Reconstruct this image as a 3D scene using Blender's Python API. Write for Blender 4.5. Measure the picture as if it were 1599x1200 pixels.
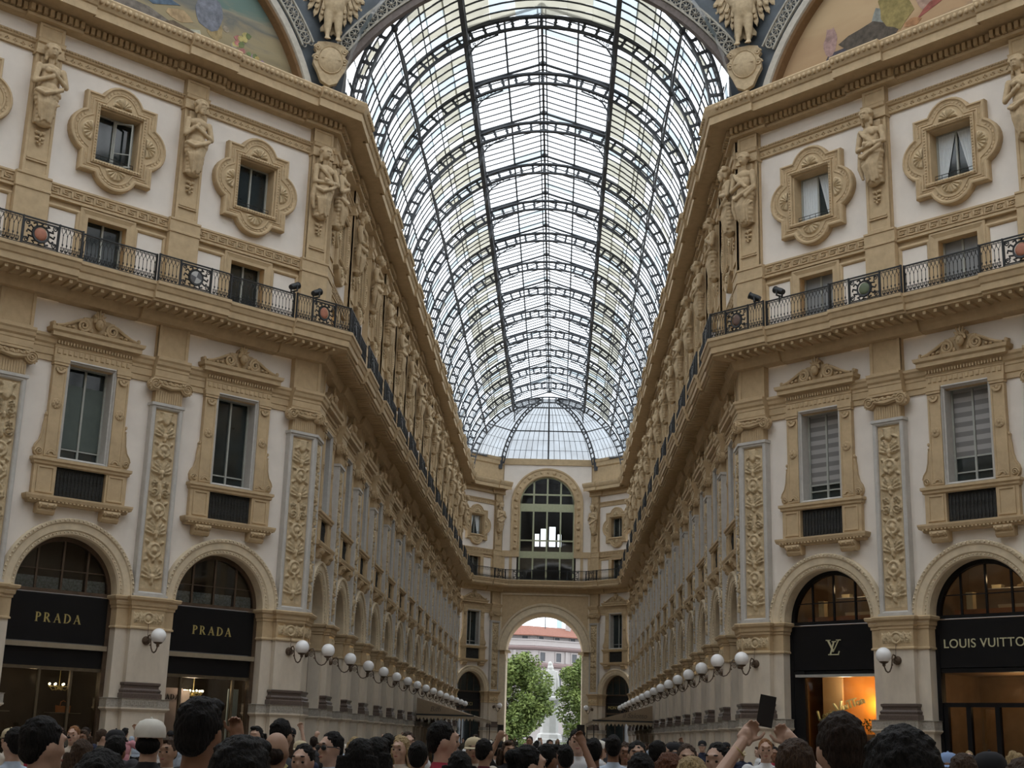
import bpy, math, random
import numpy as np
from mathutils import Vector, Matrix
from mathutils.geometry import tessellate_polygon
PI = math.pi
C = bpy.context.scene.collection
for o in list(bpy.data.objects): bpy.data.objects.remove(o)
S = bpy.context.scene
# ------------------------------------------------------------------ camera
F_PX, YAW, PITCH, ROLL = 2098.13, -0.0392, 0.2574, 0.02915
CAM = Vector((1.184, -43.665, 1.70))
fw = Vector((math.sin(YAW) * math.cos(PITCH), math.cos(YAW) * math.cos(PITCH), math.sin(PITCH)))
r0 = Vector((math.cos(YAW), -math.sin(YAW), 0)); u0 = r0.cross(fw)
rt = r0 * math.cos(ROLL) + u0 * math.sin(ROLL); up = u0 * math.cos(ROLL) - r0 * math.sin(ROLL)
cd = bpy.data.cameras.new('camera'); cam = bpy.data.objects.new('camera', cd); C.objects.link(cam)
cd.sensor_width = 36; cd.lens = 36 * F_PX / 1599; cd.clip_end = 2000
cam.matrix_world = Matrix(((rt.x, up.x, -fw.x, CAM.x), (rt.y, up.y, -fw.y, CAM.y), (rt.z, up.z, -fw.z, CAM.z), (0, 0, 0, 1)))
S.camera = cam
# ------------------------------------------------------------------ world: bright overcast sky
S.view_settings.view_transform = 'Standard'; S.view_settings.look = 'None'
S.view_settings.gamma = 1; S.view_settings.use_curve_mapping = False
S.view_settings.exposure = EXPOSURE = 0.22
SKY = 2.5
w = bpy.data.worlds.new('overcast_sky'); S.world = w; w.use_nodes = True
nt = w.node_tree; nt.nodes.clear()
wo = nt.nodes.new('ShaderNodeOutputWorld'); bg = nt.nodes.new('ShaderNodeBackground')
tc = nt.nodes.new('ShaderNodeTexCoord'); nz = nt.nodes.new('ShaderNodeTexNoise'); cr = nt.nodes.new('ShaderNodeValToRGB')
nz.inputs['Scale'].default_value = 2.2; nz.inputs['Detail'].default_value = 5
cr.color_ramp.elements[0].position = .35; cr.color_ramp.elements[0].color = (.80, .90, 1, 1)
cr.color_ramp.elements[1].position = .62; cr.color_ramp.elements[1].color = (1, .99, .97, 1)
nt.links.new(tc.outputs['Generated'], nz.inputs['Vector']); nt.links.new(nz.outputs['Fac'], cr.inputs['Fac'])
nt.links.new(cr.outputs['Color'], bg.inputs['Color']); bg.inputs['Strength'].default_value = SKY
nt.links.new(bg.outputs['Background'], wo.inputs['Surface'])
S.cycles.max_bounces = 6; S.cycles.diffuse_bounces = 4; S.cycles.glossy_bounces = 2
S.cycles.transmission_bounces = 4; S.cycles.transparent_max_bounces = 12
S.cycles.sample_clamp_indirect = 6

# ------------------------------------------------------------------ materials
MATS = {}
def mat(name, col, rough=.7, var=.12, scale=6., bump=0., spec=.3, metal=0., emit=None, estr=0., detail=4, col2=None, stretch=None):
    if name in MATS: return MATS[name]
    m = bpy.data.materials.new(name); m.use_nodes = True; n = m.node_tree.nodes; l = m.node_tree.links
    b = n['Principled BSDF']; b.inputs['Roughness'].default_value = rough
    b.inputs['Specular IOR Level'].default_value = spec; b.inputs['Metallic'].default_value = metal
    if var or bump or col2:
        t = n.new('ShaderNodeTexCoord'); z = n.new('ShaderNodeTexNoise'); r = n.new('ShaderNodeValToRGB')
        z.inputs['Scale'].default_value = scale; z.inputs['Detail'].default_value = detail; z.inputs['Roughness'].default_value = .6
        if stretch:
            mp = n.new('ShaderNodeMapping'); mp.inputs['Scale'].default_value = stretch
            l.new(t.outputs['Object'], mp.inputs['Vector']); l.new(mp.outputs['Vector'], z.inputs['Vector'])
        else: l.new(t.outputs['Object'], z.inputs['Vector'])
        l.new(z.outputs['Fac'], r.inputs['Fac'])
        e = r.color_ramp.elements; e[0].position = .3; e[1].position = .7
        c2 = col2 or tuple(min(1, c * (1 + var)) for c in col); c1 = col if col2 else tuple(c * (1 - var) for c in col)
        e[0].color = (*c1, 1); e[1].color = (*c2, 1)
        l.new(r.outputs['Color'], b.inputs['Base Color'])
        if bump:
            bp = n.new('ShaderNodeBump'); bp.inputs['Strength'].default_value = bump; bp.inputs['Distance'].default_value = .02
            l.new(z.outputs['Fac'], bp.inputs['Height']); l.new(bp.outputs['Normal'], b.inputs['Normal'])
    else: b.inputs['Base Color'].default_value = (*col, 1)
    if emit:
        b.inputs['Emission Color'].default_value = (*emit, 1); b.inputs['Emission Strength'].default_value = estr
    MATS[name] = m; return m
def pane_mat(name, tint, trans=.62, grey=.5):
    m = bpy.data.materials.new(name); m.use_nodes = True; n = m.node_tree.nodes; l = m.node_tree.links
    n.clear(); o = n.new('ShaderNodeOutputMaterial'); mx = n.new('ShaderNodeMixShader'); t = n.new('ShaderNodeBsdfTransparent')
    tr = n.new('ShaderNodeBsdfTranslucent'); t.inputs['Color'].default_value = (*tint, 1)
    tcn = n.new('ShaderNodeTexCoord'); z = n.new('ShaderNodeTexNoise'); z.inputs['Scale'].default_value = 1.3; z.inputs['Detail'].default_value = 5
    r = n.new('ShaderNodeMapRange'); r.inputs['To Min'].default_value = 1 - trans - .14; r.inputs['To Max'].default_value = 1 - trans + .14
    l.new(tcn.outputs['Object'], z.inputs['Vector']); l.new(z.outputs['Fac'], r.inputs['Value']); l.new(r.outputs['Result'], mx.inputs['Fac'])
    tr.inputs['Color'].default_value = tuple(c * grey for c in tint) + (1,)
    l.new(t.outputs[0], mx.inputs[1]); l.new(tr.outputs[0], mx.inputs[2]); l.new(mx.outputs[0], o.inputs['Surface'])
    MATS[name] = m; return m
def shop_glass(name):
    m = bpy.data.materials.new(name); m.use_nodes = True; n = m.node_tree.nodes; l = m.node_tree.links
    n.clear(); o = n.new('ShaderNodeOutputMaterial'); mx = n.new('ShaderNodeMixShader'); t = n.new('ShaderNodeBsdfTransparent')
    g = n.new('ShaderNodeBsdfGlossy'); g.inputs['Roughness'].default_value = .03; fr = n.new('ShaderNodeFresnel'); fr.inputs['IOR'].default_value = 1.5
    t.inputs['Color'].default_value = (.82, .82, .8, 1)
    l.new(fr.outputs[0], mx.inputs['Fac']); l.new(t.outputs[0], mx.inputs[1]); l.new(g.outputs[0], mx.inputs[2]); l.new(mx.outputs[0], o.inputs['Surface'])
    MATS[name] = m; return m
GOLD = mat('ochre_stone', (.51, .385, .235), .75, .10, 3.5, .15, .25)
GOLD2 = mat('ochre_carving', (.56, .445, .285), .8, .2, 9, .4, .2)
CREAM = mat('cream_stone', (.63, .53, .38), .75, .10, 4, .1, .25)
PLASTER = mat('pale_plaster', (.77, .71, .645), .85, .05, 1.2, .03, .2)
GREY = mat('grey_marble', (.50, .48, .45), .55, .08, 5, .05, .35)
STONE = mat('pale_pier_stone', (.60, .53, .435), .6, .09, 3, .05, .35, stretch=(1, 1, .5))
GRANITE = mat('dark_brown_granite', (.105, .078, .066), .35, .25, 30, 0, .5)
MEANDER = mat('carved_grey_stone', (.36, .33, .285), .75, .2, 18, .3, .3)
IRON = mat('black_iron', (.022, .024, .026), .5, .3, 12, 0, .4)
STEEL = mat('dark_grey_steel', (.055, .06, .068), .5, .2, 6, 0, .4)
BRONZE = mat('aged_bronze', (.11, .075, .05), .5, .3, 20, 0, .5, .4)
BLACK = mat('black_shop_panel', (.007, .007, .008), .35, .1, 3, 0, .22)
DGLASS = mat('dark_window_glass', (.020, .027, .027), .06, .3, 1.5, 0, .6)
WFRAME = mat('pale_window_frame', (.36, .37, .34), .5, .08, 5)
GFRAME = mat('grey_green_frame', (.40, .42, .28), .5, .08, 5)
GLOBE = mat('opal_lamp_glass', (.86, .86, .87), .25, .02, 3, 0, .5)
GRILLE = mat('dark_grille', (.03, .03, .028), .6, .4, 24, .5)
CURT = mat('white_curtain', (.62, .66, .68), .9, .12, 9, 0, .1, stretch=(6, 6, .4))
BROWNW = mat('dark_shop_wood', (.075, .048, .03), .45, .3, 4, 0, .4)
PANE = pane_mat('clear_roof_pane', (.95, .975, 1.0), .62, .75)
PANEY = pane_mat('yellowed_roof_pane', (.80, .77, .64), .20, .22)
PANEB = pane_mat('bluish_roof_pane', (.76, .87, .93), .28, .26)
PANEF = pane_mat('frosted_roof_pane', (.82, .86, .90), .11, .30)
SGLASS = shop_glass('shop_window_glass')

# ------------------------------------------------------------------ mesh builder
class MB:
    def __init__(s): s.v = []; s.f = []; s.m = []
    def add(s, vs, fs, mi=0):
        b = len(s.v); s.v += [tuple(p) for p in vs]; s.f += [tuple(b + i for i in f) for f in fs]; s.m += [mi] * len(fs); return s
    def box(s, x0, x1, y0, y1, z0, z1, mi=0):
        return s.add([(x0,y0,z0),(x1,y0,z0),(x1,y1,z0),(x0,y1,z0),(x0,y0,z1),(x1,y0,z1),(x1,y1,z1),(x0,y1,z1)],
            [(0,3,2,1),(4,5,6,7),(0,1,5,4),(1,2,6,5),(2,3,7,6),(3,0,4,7)], mi)
    def tbox(s, x0, x1, y0, y1, z0, z1, i, mi=0):      # box whose +y face is inset (bevelled)
        return s.add([(x0,y0,z0),(x1,y0,z0),(x1,y0,z1),(x0,y0,z1),(x0+i,y1,z0+i),(x1-i,y1,z0+i),(x1-i,y1,z1-i),(x0+i,y1,z1-i)],
            [(4,7,6,5),(0,4,5,1),(1,5,6,2),(2,6,7,3),(3,7,4,0)], mi)
    def prism(s, poly, y0, y1, mi=0, axis='y'):          # polygon in (x,z) pushed along y
        n = len(poly)
        P = (lambda a, b, c: (a, c, b)) if axis == 'y' else ((lambda a, b, c: (c, a, b)) if axis == 'x' else (lambda a, b, c: (a, b, c)))
        vs = [P(a, b, y0) for a, b in poly] + [P(a, b, y1) for a, b in poly]
        tri = tessellate_polygon([[Vector((a, b, 0)) for a, b in poly]])
        fs = [tuple(t) for t in tri] + [tuple(n + i for i in t) for t in tri] + [(i, (i + 1) % n, n + (i + 1) % n, n + i) for i in range(n)]
        return s.add(vs, fs, mi)
    def plate(s, outer, holes, y, mi=0):                 # flat polygon with holes in (x,z)
        loops = [outer] + holes; tri = tessellate_polygon([[Vector((a, b, 0)) for a, b in L] for L in loops])
        return s.add([(a, y, b) for L in loops for a, b in L], [tuple(t) for t in tri], mi)
    def tube(s, pts, r, n=6, mi=0, cap=True, close=False):
        pts = [Vector(p) for p in pts]; k = len(pts); rs = r if isinstance(r, (list, tuple)) else [r] * k
        vs = []; prev = None
        for i, p in enumerate(pts):
            a = pts[i - 1] if i else (pts[-1] if close else pts[0]); b = pts[(i + 1) % k] if (i < k - 1 or close) else pts[-1]
            d = (b - a); d = d.normalized() if d.length > 1e-9 else Vector((0, 0, 1))
            if prev is None:
                q = d.cross(Vector((0, 0, 1)));  q = q if q.length > 1e-3 else d.cross(Vector((1, 0, 0)))
            else: q = prev - d * prev.dot(d)
            q.normalize(); prev = q; e = d.cross(q)
            vs += [p + (q * math.cos(2 * PI * j / n) + e * math.sin(2 * PI * j / n)) * rs[i] for j in range(n)]
        fs = []
        for i in range(k if close else k - 1):
            for j in range(n): fs.append((i*n+j, i*n+(j+1)%n, ((i+1)%k)*n+(j+1)%n, ((i+1)%k)*n+j))
        if cap and not close: fs += [tuple(range(n))[::-1], tuple((k-1)*n+j for j in range(n))]
        return s.add(vs, fs, mi)
    def lathe(s, prof, n=12, mi=0, cx=0, cy=0, cz=0, axis='z'):
        vs = []
        for r, h in prof:
            for j in range(n):
                a = 2 * PI * j / n; x, y = r * math.cos(a), r * math.sin(a)
                vs.append((cx + x, cy + y, cz + h) if axis == 'z' else (cx + x, cy + h, cz + y))
        fs = [(i*n+j, i*n+(j+1)%n, (i+1)*n+(j+1)%n, (i+1)*n+j) for i in range(len(prof)-1) for j in range(n)]
        return s.add(vs, fs, mi)
    def ball(s, c, r, n=8, mi=0, m=None):
        rx, ry, rz = r if isinstance(r, (list, tuple)) else (r, r, r); m = m or n // 2 + 1; vs = [(c[0], c[1], c[2] - rz)]
        for i in range(1, m):
            t = -PI / 2 + PI * i / m
            vs += [(c[0] + rx * math.cos(t) * math.cos(2*PI*j/n), c[1] + ry * math.cos(t) * math.sin(2*PI*j/n), c[2] + rz * math.sin(t)) for j in range(n)]
        vs.append((c[0], c[1], c[2] + rz)); L = len(vs) - 1
        fs = [(0, 1 + (j+1) % n, 1 + j) for j in range(n)] + [(L, L - n + j, L - n + (j+1) % n) for j in range(n)]
        for i in range(m - 2):
            for j in range(n): a = 1 + i*n; fs.append((a+j, a+(j+1)%n, a+n+(j+1)%n, a+n+j))
        return s.add(vs, fs, mi)
    def arc(s, R0, R1, a0, a1, y0, y1, n=24, cx=0, cz=0, mi=0):     # curved bar in the xz plane
        vs = []
        for i in range(n + 1):
            a = a0 + (a1 - a0) * i / n; ca, sa = math.cos(a), math.sin(a)
            vs += [(cx + R0*ca, y0, cz + R0*sa), (cx + R1*ca, y0, cz + R1*sa), (cx + R1*ca, y1, cz + R1*sa), (cx + R0*ca, y1, cz + R0*sa)]
        fs = [(4*i+j, 4*i+(j+1)%4, 4*i+4+(j+1)%4, 4*i+4+j) for i in range(n) for j in range(4)] + [(0,1,2,3), (4*n+3,4*n+2,4*n+1,4*n)]
        return s.add(vs, fs, mi)
    def arcprof(s, prof, a0, a1, n=32, cx=0, cz=0, mi=0):          # profile [(radius, y)] swept around an arc
        k = len(prof); vs = []
        for i in range(n + 1):
            a = a0 + (a1 - a0) * i / n
            vs += [(cx + r * math.cos(a), y, cz + r * math.sin(a)) for r, y in prof]
        return s.add(vs, [(i*k+j, i*k+j+1, (i+1)*k+j+1, (i+1)*k+j) for i in range(n) for j in range(k-1)], mi)
    def sweep(s, prof, path, side, mi=0, closed=False, jog=0):   # profile [(out,z)] along plan polyline; side=+1 normal to the right
        k = len(prof); n = len(path); vs = []
        P = [Vector(p) for p in path]
        for i in range(n):
            d0 = (P[i] - P[i-1]) if (i or closed) else (P[1] - P[0]); d1 = (P[(i+1) % n] - P[i]) if (i < n-1 or closed) else d0
            d0 = d0.normalized(); d1 = d1.normalized()
            n0 = Vector((d0.y, -d0.x)) * side; n1 = Vector((d1.y, -d1.x)) * side
            mm = (n0 + n1) / max(.15, 1 + n0.dot(n1))
            if jog:                                          # short returns keep the direction of the long run beside them
                l0 = (P[i] - P[i-1]).length if i else 9; l1 = (P[i+1] - P[i]).length if i < n - 1 else 9
                if l0 < jog: mm = n1
                elif l1 < jog: mm = n0
            vs += [(P[i].x + mm.x * o, P[i].y + mm.y * o, z) for o, z in prof]
        L = n if closed else n - 1
        return s.add(vs, [(i*k+j, i*k+j+1, ((i+1)%n)*k+j+1, ((i+1)%n)*k+j) for i in range(L) for j in range(k-1)], mi)
    def outline(s, pts, prof, mi=0):                       # closed outline in xz, profile [(inset, y)], mitred
        n = len(pts); k = len(prof); P = [Vector(p) for p in pts]; vs = []
        ar = sum(P[i-1].x * P[i].y - P[i].x * P[i-1].y for i in range(n)); sg = 1 if ar > 0 else -1
        for i in range(n):
            d0 = (P[i] - P[i-1]).normalized(); d1 = (P[(i+1) % n] - P[i]).normalized()
            n0 = Vector((-d0.y, d0.x)) * sg; n1 = Vector((-d1.y, d1.x)) * sg; mm = (n0 + n1) / max(.3, 1 + n0.dot(n1))
            vs += [(P[i].x + mm.x * a, y, P[i].y + mm.y * a) for a, y in prof]
        s.add(vs, [(i*k+j, i*k+j+1, ((i+1)%n)*k+j+1, ((i+1)%n)*k+j) for i in range(n) for j in range(k-1)], mi)
        return [(vs[i*k+k-1][0], vs[i*k+k-1][2]) for i in range(n)]
    def grid(s, X, Y, Z, mi=0):
        a, b = X.shape
        return s.add(list(zip(X.ravel().tolist(), Y.ravel().tolist(), Z.ravel().tolist())),
            [(i*b+j, i*b+j+1, (i+1)*b+j+1, (i+1)*b+j) for i in range(a-1) for j in range(b-1)], mi)
    def merge(s, o, M=None, mi=None):
        vs = o.v if M is None else [tuple(M @ Vector(p)) for p in o.v]
        b = len(s.v); s.v += vs; s.f += [tuple(b + i for i in f) for f in o.f]; s.m += (o.m if mi is None else [mi] * len(o.f)); return s
    def mesh(s, name, mats, smooth=False, fix=True):
        me = bpy.data.meshes.new(name); me.from_pydata(s.v, [], s.f)
        for m in (mats if isinstance(mats, (list, tuple)) else [mats]): me.materials.append(m)
        if len(me.materials) > 1: me.polygons.foreach_set('material_index', s.m)
        if fix:
            import bmesh
            bm = bmesh.new(); bm.from_mesh(me); bmesh.ops.recalc_face_normals(bm, faces=bm.faces); bm.to_mesh(me); bm.free()
        if smooth: me.polygons.foreach_set('use_smooth', [True] * len(me.polygons))
        if smooth == 'auto':
            try: me.set_sharp_from_angle(angle=math.radians(38))
            except Exception: pass
        me.update(); return me
# a template is (name, mesh, [children templates]); inst() makes real objects that share the mesh
def inst(t, parent=None, M=None, loc=None):
    o = bpy.data.objects.new(t[0], t[1]); C.objects.link(o)
    if parent: o.parent = parent
    if M is not None: o.matrix_local = M
    for ch in t[2] if len(t) > 2 else []:
        c = inst(ch, o)
        if len(ch) > 3 and ch[3]:
            for k, v in ch[3].items(): c[k] = v
    return o
def obj(name, mb, mats, parent=None, smooth=False, M=None, kind=None):
    me = mb.mesh(name, mats, smooth) if isinstance(mb, MB) else mb
    o = inst((name, me), parent, M)
    if kind: o['kind'] = kind
    return o
def empty(name, loc=(0, 0, 0), rz=0, kind=None):
    o = bpy.data.objects.new(name, None); C.objects.link(o); o.location = loc; o.rotation_euler = (0, 0, rz); o.empty_display_size = .2
    if kind: o['kind'] = kind
    return o
def tag(o, label, cat, group=None):
    o['label'] = label; o['category'] = cat
    if group: o['group'] = group
    return o
def TM(x, y, z=0, ang=0, sx=1, sy=1, sz=1): return Matrix.Translation((x, y, z)) @ Matrix.Rotation(ang, 4, 'Z') @ Matrix.Diagonal((sx, sy, sz, 1))
ORD = ['first','second','third','fourth','fifth','sixth','seventh','eighth','ninth','tenth','eleventh','twelfth','thirteenth','fourteenth','fifteenth','sixteenth','seventeenth']
# ------------------------------------------------------------------ plan of the gallery
s2 = math.sqrt(.5)
BAY, ABAY = 5.10, 4.93
def fpos(side, u, d=0): return (side * (7.9 + u * s2) - side * s2 * d, -u * s2 - s2 * d)
FANG = {-1: math.radians(225), 1: math.radians(135)}; AANG = {-1: math.radians(-90), 1: math.radians(90)}
def cpos(side, s, d=0): return (side * (7.15 - s * s2) - side * s2 * d, 71.2 + s * s2 - s2 * d)
def bays(side):
    r = [('face', k, *fpos(side, 2.02 + BAY * k), FANG[side], 1.) for k in range(3)]
    r += [('arm', k, side * 7.15, 1.3 + ABAY * (k + .5), AANG[side], ABAY / BAY) for k in range(14)]
    return r + [('end', 0, *cpos(side, 1.65), FANG[side], .98)]
def pils(side):
    r = [('face', k, *fpos(side, -.53 + BAY * k), FANG[side]) for k in range(4)]
    r += [('arm', k, side * 7.15, 1.3 + ABAY * k, AANG[side]) for k in range(15)]
    return r + [('end', 0, *cpos(side, 4.15), FANG[side])]
# plan path of a side wall with breaks forward (ressauts) at every pilaster
def wall_path(side, half, off0, off1):
    B = [Vector(fpos(side, 15.9)), Vector(fpos(side, -1.06)), Vector((side * 7.15, 71.2)), Vector(cpos(side, 4.7))]
    def off(d): 
        out = []
        for i, p in enumerate(B):
            d0 = (B[i] - B[i-1]).normalized() if i else (B[1] - B[0]).normalized(); d1 = (B[i+1] - B[i]).normalized() if i < 3 else d0
            n0 = Vector((d0.y, -d0.x)) * -side; n1 = Vector((d1.y, -d1.x)) * -side
            out.append(p + (n0 + n1) / (1 + n0.dot(n1)) * d)
        return out
    P0, P1 = off(off0), off(off1); L = [0]
    for i in range(3): L.append(L[-1] + (B[i+1] - B[i]).length)
    iv = []
    for k in range(4): c = 15.9 - (-.53 + BAY * k); iv.append((c - half, c + half))
    for k in range(15): c = L[1] + .55 + ABAY * k; iv.append((c - half, c + half))
    c = L[2] + 4.15; iv.append((c - half, c + half)); iv.sort(); mg = []
    for a, b in iv:
        if mg and a < mg[-1][1]: mg[-1] = (mg[-1][0], b)
        else: mg.append((a, b))
    def at(s, d):
        i = max(j for j in range(3) if L[j] <= s + 1e-6 or j == 0); t = (s - L[i]) ; dr = (B[i+1] - B[i]).normalized()
        return B[i] + dr * t + Vector((dr.y, -dr.x)) * -side * d
    ev = []
    for a, b in mg: ev += [(a, 'in'), (b, 'out')]
    for i in range(4): ev.append((L[i], i))
    ev.sort(key=lambda e: e[0]); st = False; path = []
    for s, e in ev:
        if e == 'in':
            if s > 0: path += [at(s, off0), at(s, off1)]
            st = True
        elif e == 'out':
            if s < L[3]: path += [at(s, off1), at(s, off0)]
            st = False
        else: path.append((P1 if st else P0)[e])
    if mg[0][0] <= 0: pass
    out = [path[0]]
    for q in path[1:]:
        if (q - out[-1]).length > 1e-3: out.append(q)
    return out
def along(path, step, smax=None):      # evenly spaced frames along a plan path: (pos, dir)
    acc = 0; t = step / 2; r = []
    for a, b in zip(path, path[1:]):
        d = b - a; n = d.length
        if n > .3:
            k = max(1, int(round(n / step)))
            for i in range(k): r.append((a + d * ((i + .5) / k), d.normalized()))
        acc += n
    return r

# ------------------------------------------------------------------ carved relief height fields
def relief(wd, z0, z1, depth, y0, seed, nx=27, res=.03, kind='grotesque'):
    rng = random.Random(seed); nz_ = int((z1 - z0) / res); x = np.linspace(-wd, wd, nx); z = np.linspace(z0, z1, nz_)
    Z, X = np.meshgrid(z, x, indexing='ij'); A = np.abs(X); H = np.zeros_like(X)
    def put(h): np.maximum(H, h, out=H)
    def disc(cx, cz, r, a=1): d = np.hypot(A - cx, Z - cz) / r; put(a * np.sqrt(np.clip(1 - d * d, 0, 1)))
    def ring(cx, cz, r, t, a=.7): d = np.abs(np.hypot(A - cx, Z - cz) - r) / t; put(a * np.sqrt(np.clip(1 - d * d, 0, 1)))
    def leaf(cx, cz, ang, L, wdt, a=.8):
        u = (A - cx) * math.cos(ang) + (Z - cz) * math.sin(ang); v = -(A - cx) * math.sin(ang) + (Z - cz) * math.cos(ang)
        t = u / L; ww = wdt * np.sin(np.clip(t, 0, 1) * PI) ** .7 + 1e-6
        put(np.where((t > 0) & (t < 1), a * np.clip(1 - (v / ww) ** 2, 0, 1) * (1 - .45 * (np.abs(v) < wdt * .12)), 0))
    def scroll(cx, cz, r, sg=1, a=.75):
        rr = np.hypot(A - cx, Z - cz); th = np.arctan2((Z - cz) * sg, A - cx)
        k = (rr / r - th / (2 * PI) * .5) * 2; f = np.abs(k - np.round(k)); put(np.where(rr < r, a * np.clip(1 - (f / .28) ** 2, 0, 1), 0)); disc(cx, cz, r * .22, a)
    if kind == 'grotesque':
        zc = z0 + .18
        while zc < z1 - .25:
            k = rng.choice(['vase', 'scroll', 'mask', 'wings', 'fan', 'figure', 'ros']); h = rng.uniform(.42, .62)
            for q in range(3): disc(0, zc + q * .05, .05)
            if k == 'vase':
                for t in np.linspace(0, 1, 7): disc(0, zc + t * h * .8, wd * (.18 + .36 * math.sin(t * PI * .9 + .2)), .9)
                leaf(wd * .3, zc + h * .5, .9, .22, .06); leaf(wd * .3, zc + h * .2, -.5, .2, .05)
            elif k == 'scroll':
                scroll(wd * .52, zc + h * .35, wd * .42); scroll(wd * .5, zc + h * .78, wd * .3, -1); leaf(0, zc, 1.57, h, .05)
            elif k == 'mask':
                disc(0, zc + h * .5, wd * .5, 1); disc(wd * .2, zc + h * .58, .04, 1.25); disc(0, zc + h * .48, .045, 1.35); ring(0, zc + h * .5, wd * .66, .05)
                for q in range(4): leaf(wd * .4, zc + h * (.2 + .2 * q), .3 + .3 * q, .17, .045)
            elif k == 'wings':
                for q in range(4): leaf(.03, zc + h * .2 + q * .05, .25 + .28 * q, wd * .95, .05)
                disc(0, zc + h * .3, .09, 1)
            elif k == 'fan':
                for q in range(5): leaf(0, zc + .05, .25 + .33 * q, h * .75, .06)
                scroll(wd * .6, zc + .08, wd * .25)
            elif k == 'figure':
                disc(0, zc + h * .88, .065, 1.1); 
                for t in np.linspace(0, 1, 6): disc(0, zc + h * (.3 + .45 * t), .08 + .035 * math.sin(t * 3), 1)
                leaf(.06, zc + h * .7, .8, .24, .045); leaf(.03, zc + h * .38, -1.2, .26, .055); leaf(.1, zc + h * .5, -.4, .22, .05)
            else:
                ring(0, zc + h * .5, wd * .55, .05); disc(0, zc + h * .5, .09)
                for q in range(6): leaf(0, zc + h * .5, -1.4 + .56 * q, wd * .5, .05, .6)
                leaf(wd * .5, zc + h * .85, .6, .16, .05); leaf(wd * .5, zc + h * .1, -.6, .16, .05)
            zc += h + .08
    else:
        n = int((z1 - z0) / .26) + 1; zm = (z0 + z1) / 2
        scroll(wd * .42, zm + .02, wd * .2, 1); scroll(wd * .75, zm - .03, wd * .18, -1); disc(0, zm, .1, .8); ring(0, zm, .15, .03)
        for q in range(5): leaf(wd * (.2 + .16 * q), z0 + .06, 1.2 + .2 * (q % 3), (z1 - z0) * .75, .045, .7); leaf(wd * (.25 + .16 * q), z1 - .08, -1.1 - .2 * (q % 2), .2, .04, .7)
    fade = np.minimum(1, np.minimum((wd - A) / .03, np.minimum(Z - z0, z1 - Z) / .03)).clip(0, 1)
    mb = MB(); mb.grid(X, y0 + depth * H * fade, Z); return mb
def shell(R, n=7, y=.0, d=.06, start=0.):
    mb = MB(); ra = np.linspace(.04, R, 6); th = np.linspace(0, PI, n * 4 + 1); T, Rr = np.meshgrid(th, ra, indexing='ij')
    H = y + d * (.35 + .65 * np.abs(np.sin(T * n / 1.0))) * np.sin(np.clip(Rr / R, 0, 1) * PI * .82 + .2) ; H[:, -1] = y - .03
    mb.grid(Rr * np.cos(T), H, Rr * np.sin(T)); return mb
def spiral(cx, cz, r, y, sg=1, turns=2.1, n=30, t0=.05, start=0., tip=.15):
    return [(cx + sg * r * (1 - (1 - tip) * i / n) * math.cos(start + turns * 2 * PI * i / n), y + .02 * i / n, cz + r * (1 - (1 - tip) * i / n) * math.sin(start + turns * 2 * PI * i / n)) for i in range(n + 1)]

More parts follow.
